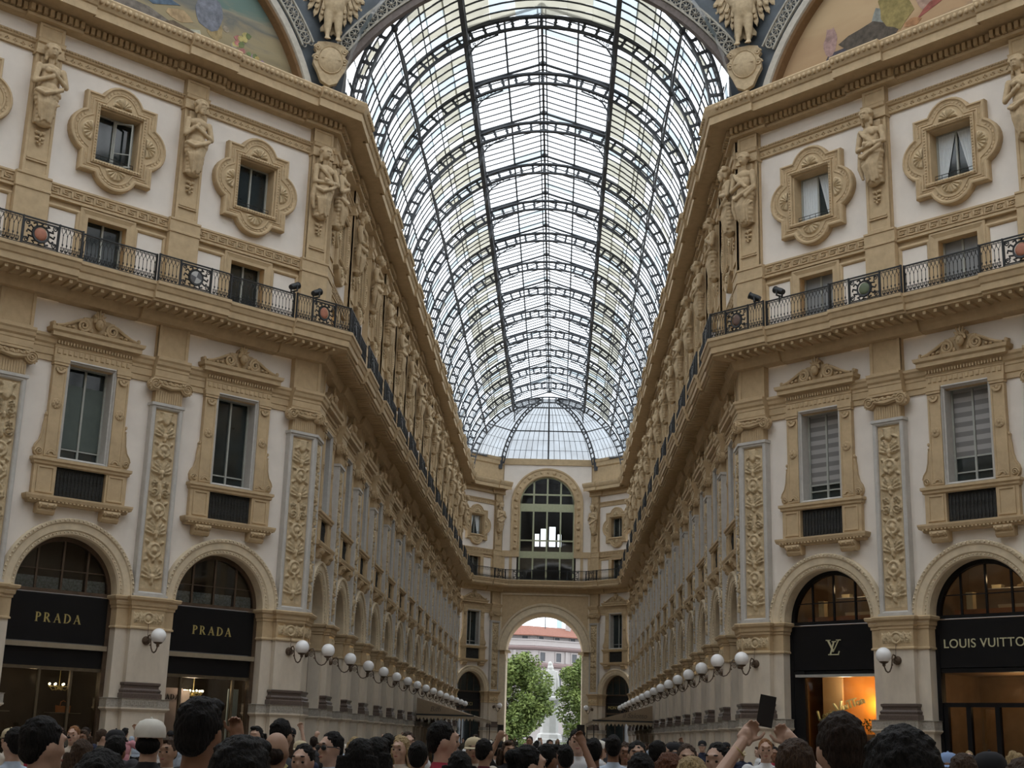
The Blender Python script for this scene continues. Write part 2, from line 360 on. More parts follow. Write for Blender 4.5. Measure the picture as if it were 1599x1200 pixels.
# ------------------------------------------------------------------ pilaster templates
def pil_path(l, r): 
    a = [(-.92, -.95), (-.92, -.2), (-.53, -.2)] if l else [(-.53, -.95)]
    b = [(.53, -.2), (.92, -.2), (.92, -.95)] if r else [(.53, -.95)]
    return a + [(-.53, 0), (.53, 0)] + b
def wrap(mb, prof, path, mi=0, cap=False):
    mb.sweep(prof, path, -1, mi)
    return mb
REL = [relief(.355, 5.74, 11.22, .135, -.055, sd).mesh('carved_relief', GOLD2, True) for sd in (3, 11, 27)]
FRI = relief(.5, 4.63, 5.08, .07, .02, 5, nx=45, res=.018, kind='frieze').mesh('frieze_relief', GOLD2, True)
def pilaster(l, r, relm):
    P = pil_path(l, r); ch = []
    x0 = -.92 if l else -.53; x1 = .92 if r else .53
    b = MB(); b.box(x0, x1, -.95, -.2, 0, 4.56); b.box(-.53, .53, -.2, 0, 2.9, 4.56); b.box(-.5, .5, -.25, -.06, 5.45, 11.45, 1)
    core = b.mesh('pilaster', [STONE, GOLD])
    b = MB(); wrap(b, [(.02, 0), (.06, 0), (.06, .25), (.03, .3), (.03, 2.12), (.12, 2.2), (.12, 2.24), (-.02, 2.24)], P); ch.append(('plinth', b.mesh('plinth', STONE)))
    b = MB(); wrap(b, [(-.02, 2.24), (.1, 2.24), (.1, 2.48), (.13, 2.5), (-.05, 2.52)], P)
    for i in range(9):
        xx = -.5 + i * .125; b.box(xx - .04, xx + .04, .1, .115, 2.3, 2.32); b.box(xx - .04, xx - .02, .1, .115, 2.3, 2.43); b.box(xx - .04, xx + .03, .1, .115, 2.41, 2.43); b.box(xx + .01, xx + .03, .1, .115, 2.36, 2.43)
    ch.append(('carved_band', b.mesh('carved_band', MEANDER)))
    b = MB(); wrap(b, [(0, 2.5), (.11, 2.5), (.11, 2.64), (.07, 2.67), (.09, 2.74), (.03, 2.80), (.03, 2.86), (.065, 2.9), (.065, 2.96), (-.02, 2.98)], [(-.53, -.2), (-.53, 0), (.53, 0), (.53, -.2)]); ch.append(('base_moulding', b.mesh('base_moulding', GRANITE)))
    b = MB(); wrap(b, [(0, 4.52), (.05, 4.53), (.05, 4.57), (.02, 4.6), (.02, 5.1), (.05, 5.13)], P); b.m = [0] * len(b.m)
    ch.append(('gold_frieze', b.mesh('gold_frieze', GOLD), [('frieze_relief', FRI)]))
    b = MB(); wrap(b, [(0, 5.1), (.05, 5.12), (.05, 5.18), (.09, 5.22), (.1, 5.33), (.17, 5.38), (.19, 5.45), (.17, 5.48), (-.25, 5.5)], P); ch.append(('impost_cornice', b.mesh('impost_cornice', GOLD)))
    b = MB(); q = [(-.53, 5.5), (.53, 5.5), (.53, 11.42), (-.53, 11.42)]; b.outline(q, [(0, -.3), (0, .0), (.03, .025), (.1, .025), (.13, .0), (.15, -.055)])
    b.box(-.57, .57, -.3, .06, 11.38, 11.47); b.box(-.57, .57, -.3, .04, 5.48, 5.56); ch.append(('grey_frame', b.mesh('grey_frame', GREY)))
    ch.append(('carved_relief', relm))
    b = MB(); b.box(-.46, .46, -.28, .0, 11.46, 12.3)
    for i in range(11): b.box(-.44 + i * .08, -.40 + i * .08, 0, .02, 11.5, 11.85)
    for sg in (-1, 1):
        b.lathe([(.0, .11), (.16, .11), (.2, .08), (.2, -.1), (0, -.1)], 16, cx=sg * .55, cz=12.02, axis='y')
        b.tube(spiral(sg * .55, 12.02, .185, .12, sg, 2.2, 28), [.028 * (1 - .6 * i / 28) for i in range(29)], 5); b.ball((sg * .55, .13, 12.02), .04, 6)
        for i in range(9): a = -.9 + i * .42; b.ball((sg * (.55 + .2 * math.cos(a)), .07, 12.02 + .2 * math.sin(a)), .03, 5)
    b.tube([(-.45, .06, 12.06), (0, .08, 11.98), (.45, .06, 12.06)], [.08, .09, .08], 7)
    for i in range(15): t = -.42 + i * .06; b.ball((t, .13 + .02 * math.sin(i * 2.3), 12.13 - .05 * math.cos(t * 3) + .02 * math.sin(i * 1.7)), .042 + .012 * (i % 3), 5)
    b.box(-.63, .63, -.28, .1, 12.2, 12.27); ch.append(('ionic_capital', b.mesh('ionic_capital', GOLD, 'auto')))
    b = MB(); b.box(-.53, .53, -.3, -.04, 12.85, 14.2); b.outline([(-.53, 12.9), (.53, 12.9), (.53, 14.1), (-.53, 14.1)], [(0, -.1), (0, 0), (.09, 0), (.11, -.03)])
    ch.append(('entablature_block', b.mesh('entablature_block', GOLD)))
    b = MB(); b.box(-.53, .53, -.3, .0, 14.9, 17.2); ch.append(('attic_pier', b.mesh('attic_pier', GOLD)))
    b = MB(); b.box(-.41, .41, -.3, -.03, 17.5, 22.65); b.outline([(-.41, 17.62), (.41, 17.62), (.41, 22.55), (-.41, 22.55)], [(0, -.1), (0, .0), (.08, .0), (.1, -.03)]); b.box(-.34, .34, -.03, .02, 18.02, 18.06); b.box(-.3, .3, -.03, 0, 18.1, 18.14)
    for zz, r_ in ((18.95, .1), (18.78, .085), (18.64, .06)):
        b.ball((-.07, .03, zz), (r_, .05, r_ * .6), 6); b.ball((.07, .03, zz), (r_, .05, r_ * .6), 6); b.ball((0, .04, zz - .06), (.04, .04, .06), 5)
    b.box(-.45, .45, -.3, .06, 21.5, 21.62); ch.append(('herm_pier', b.mesh('herm_pier', GOLD)))
    return ('pilaster', core, ch)
PILT = {(1, 1, k): pilaster(1, 1, REL[k]) for k in range(3)}
PILT[(0, 1, 0)] = pilaster(0, 1, REL[1]); PILT[(1, 0, 0)] = pilaster(1, 0, REL[1])

# ------------------------------------------------------------------ bay templates
def arcpts(cx, cz, r, a0, a1, n): return [(cx + r * math.cos(a0 + (a1 - a0) * i / n), cz + r * math.sin(a0 + (a1 - a0) * i / n)) for i in range(n + 1)]
def rect(x0, x1, z0, z1): return [(x0, z0), (x1, z0), (x1, z1), (x0, z1)]
def reveal(b, x0, x1, z0, z1, ya, yb, mi=0):
    b.add([(x0,ya,z0),(x1,ya,z0),(x1,ya,z1),(x0,ya,z1),(x0,yb,z0),(x1,yb,z0),(x1,yb,z1),(x0,yb,z1)], [(0,1,5,4),(1,2,6,5),(2,3,7,6),(3,0,4,7)], mi)
b = MB(); ol = [(-2.56, 5.3)] + [(-1.85, 5.3)] + arcpts(0, 5.5, 1.85, PI, 0, 20) + [(1.85, 5.3), (2.56, 5.3), (2.56, 14.25), (-2.56, 14.25)]
b.plate(ol, [rect(-.72, .72, 9.27, 12.2)], -.25); PW_LOW = b.mesh('plaster_panel', PLASTER)
b = MB(); b.plate(rect(-2.56, 2.56, 17.4, 22.7), [rect(-.69, .69, 18.79, 20.46)], -.25); PW_UP = b.mesh('plaster_panel', PLASTER)
b = MB(); b.plate(rect(-2.56, 2.56, 14.9, 17.4), [rect(-.65, .65, 14.98, 16.97)], -.25); reveal(b, -.65, .65, 14.98, 16.97, -.25, -.6)
b.outline(rect(-.93, .93, 14.9, 17.12), [(0, -.25), (0, -.17), (.06, -.15), (.1, -.17), (.18, -.2), (.28, -.2), (.28, -.6)])
for sg in (-1, 1): b.outline(rect(sg * 1.47 - .56, sg * 1.47 + .56, 14.85, 16.97), [(0, -.25), (0, -.19), (.06, -.17), (.1, -.19), (.13, -.235)])
MZ = b.mesh('attic_wall', GOLD)
b = MB()
for sg in (-1, 1): b.tbox(sg * 1.47 - .43, sg * 1.47 + .43, -.26, -.235, 14.9, 16.84, .005)
MZP = b.mesh('white_panel', PLASTER)
b = MB(); b.arcprof([(1.57, -.75), (1.57, -.2), (1.61, -.15), (1.70, -.14), (1.74, -.10), (1.93, -.09), (1.96, -.05), (2.05, -.04), (2.07, -.09), (2.07, -.26)], 0, PI, 40, 0, 5.48)
for sg in (-1, 1): b.box(sg * 1.82 - .25, sg * 1.82 + .25, -.75, -.1, 5.3, 5.49)
bd = MB()
for i in range(44): a = PI * (i + .5) / 44; bd.ball((1.665 * math.cos(a), -.13, 5.48 + 1.665 * math.sin(a)), .028, 5); bd.ball((2.01 * math.cos(a), -.03, 5.48 + 2.01 * math.sin(a)), .034, 5)
ARCHV = ('archivolt', b.mesh('archivolt', CREAM, 'auto'), [('bead_row', bd.mesh('bead_row', CREAM, True))])
def make_surround():
    ch = []
    f = MB(); f.outline(rect(-.79, .79, 9.2, 12.24), [(0, -.26), (0, -.1), (.04, -.08), (.07, -.14), (.1, -.16), (.1, -.62)]); ch.append(('grey_frame', f.mesh('grey_frame', GREY)))
    j = MB(); j.box(-.21, .21, -.26, -.1, 9.2, 12.2); j.outline(rect(-.21, .21, 9.26, 12.0), [(0, -.1), (0, -.08), (.05, -.08), (.06, -.1)]); j.box(-.25, .25, -.26, -.03, 12.1, 12.24); j.box(-.23, .23, -.26, -.05, 12.02, 12.1)
    j.lathe([(.06, -.06), (.09, -.055), (.15, -.075), (.16, -.1)], 14, cz=10.85, axis='y'); j.ball((0, -.08, 10.85), .06, 6)
    for i in range(8): a = 2 * PI * i / 8; j.ball((.105 * math.cos(a), -.07, 10.85 + .105 * math.sin(a)), .03, 5)
    j.arc(.07, .12, 0, PI, -.1, -.06, 8, cz=9.32); j.arc(.13, .18, 0, PI, -.1, -.07, 8, cz=9.32); j.arc(.08, .15, PI, 2 * PI, -.1, -.04, 8, cz=11.92); j.ball((0, -.07, 11.9), (.06, .04, .05), 6)
    JM = j.mesh('jamb', GOLD, 'auto')
    sc = {}
    for sg in (-1, 1):
        e = MB(); pr = [(.0, 10.55), (.06, 10.5), (.05, 10.38), (.08, 10.2), (.10, 9.95), (.16, 9.72), (.26, 9.58), (.30, 9.45), (.27, 9.3), (.2, 9.22), (0, 9.2)]
        e.prism([(sg * x, z) for x, z in pr], -.26, -.12); e.tube(spiral(sg * .15, 9.37, .11, -.1, sg, 1.8, 18), .022, 4)
        e.tube([(sg * x, -.11, z) for x, z in pr[2:8]], .02, 4); e.ball((sg * .05, -.11, 10.5), (.05, .04, .06), 5); e.ball((sg * .06, -.11, 10.36), .035, 5); sc[sg] = e.mesh('side_scroll', GOLD, 'auto')
    ch += [('jamb', JM, [], None, Matrix.Translation((-1.01, 0, 0))), ('jamb', JM, [], None, Matrix.Translation((1.01, 0, 0)))]
    ch += [('side_scroll', sc[sg], [], None, Matrix.Translation((sg * 1.22, 0, 0))) for sg in (-1, 1)]
    p = MB()
    for sg in (-1, 1):
        p.box(sg * 1.12 - .34, sg * 1.12 + .34, -.26, -.08, 8.08, 9.03); p.outline(rect(sg * 1.1 - .26, sg * 1.1 + .26, 8.18, 8.96), [(0, -.08), (0, -.05), (.05, -.05), (.06, -.08)])
    q = [(-1.46, -.26), (-1.46, -.08), (1.46, -.08), (1.46, -.26)]
    p.sweep([(0, 8.98), (.05, 9.02), (.05, 9.08), (.1, 9.12), (.1, 9.2), (-.3, 9.21)], q, -1); p.box(-.8, .8, -.3, -.06, 9.02, 9.15); ch.append(('sill', p.mesh('sill', GOLD)))
    l = MB(); l.sweep([(-.2, 7.86), (.02, 7.86), (.04, 7.92), (.12, 7.96), (.15, 8.05), (.15, 8.1), (-.2, 8.13)], [(-1.52, -.26), (-1.52, -.06), (1.52, -.06), (1.52, -.26)], -1)
    for i in range(26): l.ball((-1.5 + i * .12, .05, 7.93), (.045, .03, .03), 5)
    ch.append(('ledge', l.mesh('ledge', GOLD)))
    k = MB(); k.prism([(-.25, 7.87), (.1, 7.87), (.12, 7.8), (.08, 7.74), (.02, 7.72), (.03, 7.64), (-.02, 7.56), (-.1, 7.54), (-.25, 7.6)], -.27, .27, axis='x')
    for t in (-.2, 0, .2): k.tube([(t, .11, 7.84), (t, .1, 7.76), (t, .03, 7.70)], .03, 4)
    KM = k.mesh('corbel', GOLD); ch += [('corbel', KM, [], None, Matrix.Translation((sg * 1.0, 0, 0))) for sg in (-1, 1)]
    g = MB(); g.box(-.76, .76, -.34, -.2, 8.1, 9.0)
    for i in range(13): g.lathe([(.012, 8.16), (.04, 8.3), (.018, 8.5), (.045, 8.7), (.012, 8.92)], 5, cx=-.69 + i * .115, cy=-.19)
    ch.append(('grille_panel', g.mesh('grille_panel', GRILLE)))
    r = MB(); r.box(-1.24, 1.24, -.26, -.1, 12.22, 12.76)
    for i in range(14): r.tbox(-1.18 + i * .172, -1.06 + i * .172, -.1, -.07, 12.36, 12.52, .02)
    r.box(-1.26, 1.26, -.26, -.08, 12.55, 12.58)
    for i in range(26): r.box(-1.22 + i * .095, -1.17 + i * .095, -.1, -.02, 12.66, 12.75)
    r.sweep([(-.1, 12.74), (.02, 12.76), (.05, 12.82), (.2, 12.85), (.2, 12.97), (.26, 13.02), (.28, 13.12), (-.2, 13.14)], [(-1.24, -.26), (-1.24, -.1), (1.24, -.1), (1.24, -.26)], -1)
    ch.append(('head_cornice', r.mesh('head_cornice', GOLD)))
    d = MB(); prof = [(-1.42, 13.13), (-1.44, 13.3), (-1.3, 13.26), (-1.1, 13.3), (-.85, 13.42), (-.6, 13.56), (-.38, 13.66), (-.2, 13.66), (-.14, 13.8), (0, 13.92), (.14, 13.8), (.2, 13.66), (.38, 13.66), (.6, 13.56), (.85, 13.42), (1.1, 13.3), (1.3, 13.26), (1.44, 13.3), (1.42, 13.13)]
    d.prism(prof, -.25, -.1)
    for sg in (-1, 1):
        d.tube(spiral(sg * .47, 13.36, .21, -.04, sg, 2.0, 24, start=1.4), [.055 * (1 - .5 * i / 24) for i in range(25)], 6)
        d.tube([(sg * x, -.04, z - .03) for x, z in [(.4, 13.6), (.62, 13.53), (.85, 13.4), (1.1, 13.28), (1.3, 13.23)]], .05, 6)
        for i in range(4): d.ball((sg * (.78 + .15 * i), -.05, 13.27 - .025 * i), (.07, .04, .05), 5)
        d.ball((sg * 1.38, -.08, 13.25), (.07, .06, .08), 6); d.ball((sg * .22, -.03, 13.25), (.06, .05, .08), 5)
    d.ball((0, .02, 13.47), (.13, .12, .17), 10); d.ball((0, .13, 13.46), (.025, .04, .05), 5); d.ball((-.05, .11, 13.51), .02, 4); d.ball((.05, .11, 13.51), .02, 4); d.ball((0, .1, 13.38), (.05, .03, .02), 5)
    for i in range(7): a = PI * i / 6; d.ball((.15 * math.cos(a), 0, 13.56 + .12 * math.sin(a)), .06, 5)
    for i in range(5): a = PI * (i + .5) / 5; d.tube([(.08 * math.cos(a), -.02, 13.68), (.2 * math.cos(a), 0, 13.7 + .24 * math.sin(a))], [.05, .02], 5)
    ch.append(('scroll_pediment', d.mesh('scroll_pediment', GOLD, 'auto')))
    return ch
SURR = make_surround()
def make_quatre():
    zc = 19.62; a, bb, hw = 1.22, 1.33, .70; pts = []
    def lobe(cx, cz, r, a0, a1): return arcpts(cx, cz, r, a0, a1, 10)
    rt_ = math.hypot(hw, .33); at_ = math.atan2(.33, hw); rs_ = math.hypot(hw, .36); as_ = math.atan2(hw, .36)
    pts += [(a, zc + bb)]; pts += lobe(0, zc + bb - .33, rt_, at_, PI - at_); pts += [(-a, zc + bb)]
    pts += lobe(-(a - .36), zc, rs_, PI - as_, PI + as_); pts += [(-a, zc - bb)]; pts += lobe(0, zc - bb + .33, rt_, PI + at_, 2 * PI - at_); pts += [(a, zc - bb)]; pts += lobe(a - .36, zc, rs_, -as_, as_)
    b = MB(); inn = b.outline(pts, [(0, -.26), (0, -.06), (.03, -.01), (.08, .0), (.11, -.04), (.15, -.06), (.22, -.06), (.24, -.03), (.28, -.03), (.3, -.06)])
    ir = rect(-.86, .86, 18.6, 20.62); b.plate(inn, [ir], -.06)
    b.outline(ir, [(0, -.06), (0, -.0), (.06, .02), (.12, -.01), (.13, -.1), (.17, -.12), (.18, -.62)])
    bead = MB(); n = len(pts)
    for i in range(n):
        p, q = Vector(pts[i-1]), Vector(pts[i]); L = (q - p).length; k = max(1, int(L / .13)); 
        for t in range(k):
            c = p + (q - p) * ((t + .5) / k); d = (q - p).normalized(); nn = Vector((-d.y, d.x)); c = c + nn * .185; bead.box(c.x - .04 * abs(d.x) - .012, c.x + .04 * abs(d.x) + .012, -.06, -.04, c.y - .04 * abs(d.y) - .012, c.y + .04 * abs(d.y) + .012)
    for i in range(18):
        for z in (18.66, 20.56): bead.ball((-.8 + i * .094, .02, z), .035, 5)
    for i in range(20):
        for x in (-.8, .8): bead.ball((x, .02, 18.68 + i * .098), .035, 5)
    sh = shell(.36, 7, -.05, .09).mesh('shell_ornament', GOLD2, 'auto')
    RX = lambda ang: Matrix.Rotation(ang, 4, 'Y')
    ch = [('bead_row', bead.mesh('bead_row', GOLD))]
    for cx, cz, ang in ((0, 20.68, 0), (0, 18.54, PI), (.92, zc, PI / 2), (-.92, zc, -PI / 2)):
        ch.append(('shell_ornament', sh, [], None, Matrix.Translation((cx, 0, cz)) @ RX(ang)))
    return ('quatrefoil_surround', b.mesh('quatrefoil_surround', GOLD), ch)
QUAT = make_quatre()
gk = MB(); nk = 11; kw = 4.0 / nk
for i in range(nk):
    x = -2.0 + kw * i; z0 = 17.26; z1 = 17.5; t = .026; y0, y1 = -.16, -.125
    for (a, bq, c, d) in ((0, kw, z0, z0 + t), (0, t, z0, z1), (0, .8 * kw, z1 - t, z1), (.8 * kw - t, .8 * kw, z0 + .085, z1), (.3 * kw, .8 * kw, z0 + .085, z0 + .085 + t), (.3 * kw, .3 * kw + t, z0 + .085, z1 - .075), (.3*kw, .58*kw, z1 - .1, z1 - .1 + t)):
        gk.box(x + a, x + bq, y0, y1, c, d)
GKEY = gk.mesh('greek_key', GOLD)
tb = MB()
for i in range(17): x = -2.0 + i * .25; [tb.ball((x + dx, -.16, 21.72 + dz), .03, 4) for dx, dz in ((-.05, 0), (.05, 0), (0, .05), (0, -.05))]
for i in range(44): tb.ball((-2.1 + i * .0977, -.08, 21.96), .04, 5)
TBAND = tb.mesh('band_ornament', GOLD)
# children that carry their own matrix
def inst2(t, parent, M=None):
    o = bpy.data.objects.new(t[0], t[1]); C.objects.link(o); o.parent = parent
    if M is not None: o.matrix_local = M
    for ch in (t[2] if len(t) > 2 else []): inst2(ch, o, ch[4] if len(ch) > 4 else None)
    return o
surr_core = MB(); reveal(surr_core, -.7, .7, 9.25, 12.2, -.2, -.64); SURT = ('window_surround', surr_core.mesh('window_surround', GREY), SURR)

# windows (dark glass behind a light frame)
def win_tpl(x, z0, z1, mull, y, fm, trans=()):
    f = MB(); f.outline(rect(-x, x, z0, z1), [(0, y - .05), (0, y + .06), (.06, y + .06), (.06, y)])
    for m_ in mull: f.box(m_ - .03, m_ + .03, y - .02, y + .06, z0, z1)
    for t in trans: f.box(-x, x, y - .01, y + .05, t - .02, t + .02)
    p = MB(); p.box(-x, x, y - .04, y, z0, z1)
    return f.mesh('frame', fm), p.mesh('pane', DGLASS)
W_TALL = win_tpl(.69, 9.28, 12.16, (0,), -.58, WFRAME, (9.62,)); W_QUAT = win_tpl(.68, 18.8, 20.46, (0,), -.56, WFRAME); W_ATT = win_tpl(.65, 14.98, 16.96, (0,), -.56, WFRAME)
qb = MB(); [qb.tube([(-.66, -.3, z), (.66, -.3, z)], .012, 4) for z in (18.9, 19.0)]; [qb.tube([(-.66 + .22 * i, -.3, 18.82), (-.66 + .22 * i, -.3, 19.0)], .01, 4) for i in range(7)]; QBAR = qb.mesh('window_guard', IRON)
WN = [0]
def window(kind, M, extra=None):
    WN[0] += 1; o = empty('window_%d' % WN[0], kind='structure'); o.matrix_world = M
    fr, pn = {'tall': W_TALL, 'quat': W_QUAT, 'attic': W_ATT}[kind]
    f = inst(('frame', fr), o); inst(('pane', pn), f)
    if kind == 'quat': inst(('window_guard', QBAR), o)
    return o
# arcade opening for the arm bays
sf = MB(); y = -.68
sf.box(-1.62, 1.62, y - .04, y + .03, 5.36, 5.46); sf.box(-1.62, -1.5, y - .04, y + .06, 0, 5.4); sf.box(1.5, 1.62, y - .04, y + .06, 0, 5.4); sf.box(-1.5, 1.5, y - .02, y + .05, 3.8, 3.95)
sf.arc(1.48, 1.6, 0, PI, y - .04, y + .05, 20, cz=5.46)
for x in (-.75, 0, .75): sf.box(x - .03, x + .03, y - .02, y + .03, 5.4, 5.46 + math.sqrt(1.5 ** 2 - x * x))
for x in (-.5, .5): sf.box(x - .03, x + .03, y - .02, y + .03, 0, 3.8)
SF_F = sf.mesh('frame', BROWNW); sp = MB(); sp.box(-1.6, 1.6, y - .06, y - .01, 0, 5.46); sp.prism(arcpts(0, 5.46, 1.58, 0, PI, 16), y - .06, y - .01); SF_P = sp.mesh('pane', DGLASS)
sg_ = MB(); sg_.tbox(-1.48, 1.48, y - .0, y + .04, 4.0, 5.34, .02); SF_S = sg_.mesh('fascia_panel', BLACK)
def arcade_window(M):
    WN[0] += 1; o = empty('window_%d' % WN[0], kind='structure'); o.matrix_world = M
    f = inst(('frame', SF_F), o); inst(('pane', SF_P), f); inst(('fascia_panel', SF_S), o); return o
# sweeps: long mouldings of each side wall
CORN = [(-.35, 22.55), (.04, 22.58), (.06, 22.66), (.02, 22.68), (.02, 22.95), (.16, 23.0), (.72, 23.02), (.72, 22.95), (.82, 22.94), (.82, 23.22), (.87, 23.25), (.9, 23.3), (.97, 23.45), (1.0, 23.58), (.97, 23.63), (-.7, 23.66)]
BALC = [(-.3, 13.95), (.02, 14.0), (.06, 14.1), (.1, 14.18), (.14, 14.32), (.74, 14.4), (.78, 14.4), (.78, 14.47), (.85, 14.49), (.85, 14.68), (.89, 14.72), (.93, 14.86), (.97, 14.9), (.97, 15.0), (-.4, 15.0)]
ENTB = [(-.1, 12.1), (.0, 12.12), (.0, 12.28), (.03, 12.3), (.03, 12.5), (.05, 12.52), (.05, 12.6), (.1, 12.66), (.12, 12.76), (.16, 12.82), (.16, 12.9), (-.12, 12.93)]
GBND = [(-.12, 17.12), (.03, 17.14), (.03, 17.2), (.0, 17.22), (.0, 17.54), (.03, 17.56), (.03, 17.62), (-.12, 17.64)]
TBND = [(-.1, 21.58), (.02, 21.6), (.02, 21.66), (.0, 21.68), (.0, 21.84), (.06, 21.88), (.08, 21.96), (.1, 22.0), (-.1, 22.04)]
WALLS = {}
for side, nm in ((-1, 'wall_left'), (1, 'wall_right')):
    wl = empty(nm, kind='structure'); WALLS[side] = wl
    for part, prof, half, o0, o1, mt in (('cornice', CORN, .9, .0, .12, GOLD), ('balcony_slab', BALC, 1.3, 0, .12, GOLD), ('entablature', ENTB, .58, -.2, .03, GOLD), ('greek_key_band', GBND, .55, -.16, .0, GOLD), ('upper_band', TBND, .43, -.18, .02, GOLD)):
        pth = wall_path(side, half, o0, o1); mb = MB(); mb.sweep(prof, pth, -side, jog=.3); po = obj(part, mb, mt, wl)
        if part in ('cornice', 'balcony_slab'):
            d = MB(); e = MB()
            for p, dr in along(pth, .2 if part == 'cornice' else .34):
                if p.y > 45: continue
                n_ = Vector((dr.y, -dr.x)) * -side
                def bx(mbx, t0, t1, o0_, o1_, z0, z1):
                    c = [p + dr * t + n_ * o for t, o in ((t0, o0_), (t1, o0_), (t1, o1_), (t0, o1_))]
                    mbx.add([(q.x, q.y, z) for z in (z0, z1) for q in c], [(0,3,2,1),(4,5,6,7),(0,1,5,4),(1,2,6,5),(2,3,7,6),(3,0,4,7)])
                if part == 'cornice':
                    bx(d, -.06, .06, .0, .17, 22.7, 22.92); q = p + n_ * .97; e.ball((q.x, q.y, 23.44), (.075, .075, .1), 5)
                else: bx(d, -.05, .05, .16, .72, 14.28, 14.385)
            od = obj('dentil_row' if part == 'cornice' else 'modillion_row', d, GOLD, po); od['kind'] = 'stuff'
            if part == 'cornice': oe = obj('egg_moulding', e, GOLD, po, True); oe['kind'] = 'stuff'
    for kind, k, x, y, ang, sx in bays(side):
        M = TM(x, y, 0, ang, sx)
        lo = inst2(('plaster_panel', PW_LOW), wl, M); inst2(('plaster_panel', PW_UP), wl, M); at_ = inst2(('attic_wall', MZ), wl, M); inst2(('white_panel', MZP), at_)
        inst2(ARCHV, wl, M); inst2(SURT, wl, M); inst2(QUAT, wl, M); inst2(('greek_key', GKEY), wl, M); inst2(('band_ornament', TBAND), wl, M)
        window('tall', M); window('quat', M); window('attic', M)
        if not (kind == 'face' and k < 2): arcade_window(M)
    for kind, k, x, y, ang in pils(side):
        key = (1, 1, k % 3)
        if k == 0 and kind == 'face': key = (0, 1, 0) if side < 0 else (1, 0, 0)
        if k == 0 and kind == 'arm': key = (1, 0, 0) if side < 0 else (0, 1, 0)
        inst2(PILT[key], wl, TM(x, y, 0, ang))
# ------------------------------------------------------------------ floor
fl = MB(); fl.box(-62, 62, -112, 82, -.2, 0)
def marble_floor():
    m = bpy.data.materials.new('mosaic_marble_floor'); m.use_nodes = True; n = m.node_tree.nodes; l = m.node_tree.links
    b = n['Principled BSDF']; t = n.new('ShaderNodeTexCoord'); br = n.new('ShaderNodeTexBrick'); z = n.new('ShaderNodeTexVoronoi'); mx = n.new('ShaderNodeMixRGB')
    br.inputs['Scale'].default_value = .5; br.inputs['Color1'].default_value = (.46, .40, .32, 1); br.inputs['Color2'].default_value = (.33, .25, .19, 1); br.inputs['Mortar'].default_value = (.16, .13, .11, 1); br.inputs['Mortar Size'].default_value = .04
    z.inputs['Scale'].default_value = 9; mx.blend_type = 'MULTIPLY'; mx.inputs['Fac'].default_value = .3
    l.new(t.outputs['Object'], br.inputs['Vector']); l.new(t.outputs['Object'], z.inputs['Vector']); l.new(br.outputs['Color'], mx.inputs[1]); l.new(z.outputs['Color'], mx.inputs[2]); l.new(mx.outputs[0], b.inputs['Base Color'])
    b.inputs['Roughness'].default_value = .3; return m
obj('floor', fl, marble_floor(), kind='structure')
# ------------------------------------------------------------------ glass barrel vault over the arm
ceil = empty('ceiling', kind='structure'); ZC, RI, RO, RG = 23.75, 6.38, 6.84, 6.95
YR = [1.3 + ABAY * k for k in range(15)]
def web(mb, R0, R1, a0, a1, n, y0, y1, cx=0, cz=0, wd=.05, fl_=.17):
    for i in range(n + 1):
        a = a0 + (a1 - a0) * i / n; pts = []
        for rr, ww in ((R0, fl_), (R0 + .07, wd * 1.3), (R0 + (R1 - R0) * .42, wd), (R0 + (R1 - R0) * .5, wd * 1.9), (R0 + (R1 - R0) * .58, wd), (R1 - .07, wd * 1.3), (R1, fl_)): pts.append((rr, ww))
        P = [(cx + r * math.cos(a) - w_ * math.sin(a), cz + r * math.sin(a) + w_ * math.cos(a)) for r, w_ in pts] + [(cx + r * math.cos(a) + w_ * math.sin(a), cz + r * math.sin(a) - w_ * math.cos(a)) for r, w_ in reversed(pts)]
        mb.prism(P, y0, y1)
        am = a + (a1 - a0) / n / 2
        if i < n:
            for rr, sgn in ((R0, 1), (R1, -1)): mb.prism([(cx + (rr + sgn * d_) * math.cos(am + t / rr), cz + (rr + sgn * d_) * math.sin(am + t / rr)) for t, d_ in ((-.07, 0), (0, .07), (.07, 0))], y0, y1)
r_ = MB(); r_.arc(RI - .05, RI + .03, 0, PI, -.09, .09, 56, 0, ZC); r_.arc(RO - .04, RO + .05, 0, PI, -.1, .1, 56, 0, ZC); web(r_, RI, RO, .04, PI - .04, 34, -.03, .03, 0, ZC)
for sg in (-1, 1): r_.box(sg * 6.6 - .28, sg * 6.6 + .28, -.1, .1, 23.5, 23.95)
RIB = r_.mesh('rib', STEEL)
for k, y in enumerate(YR): inst(('rib', RIB), ceil, Matrix.Translation((0, y, 0)))
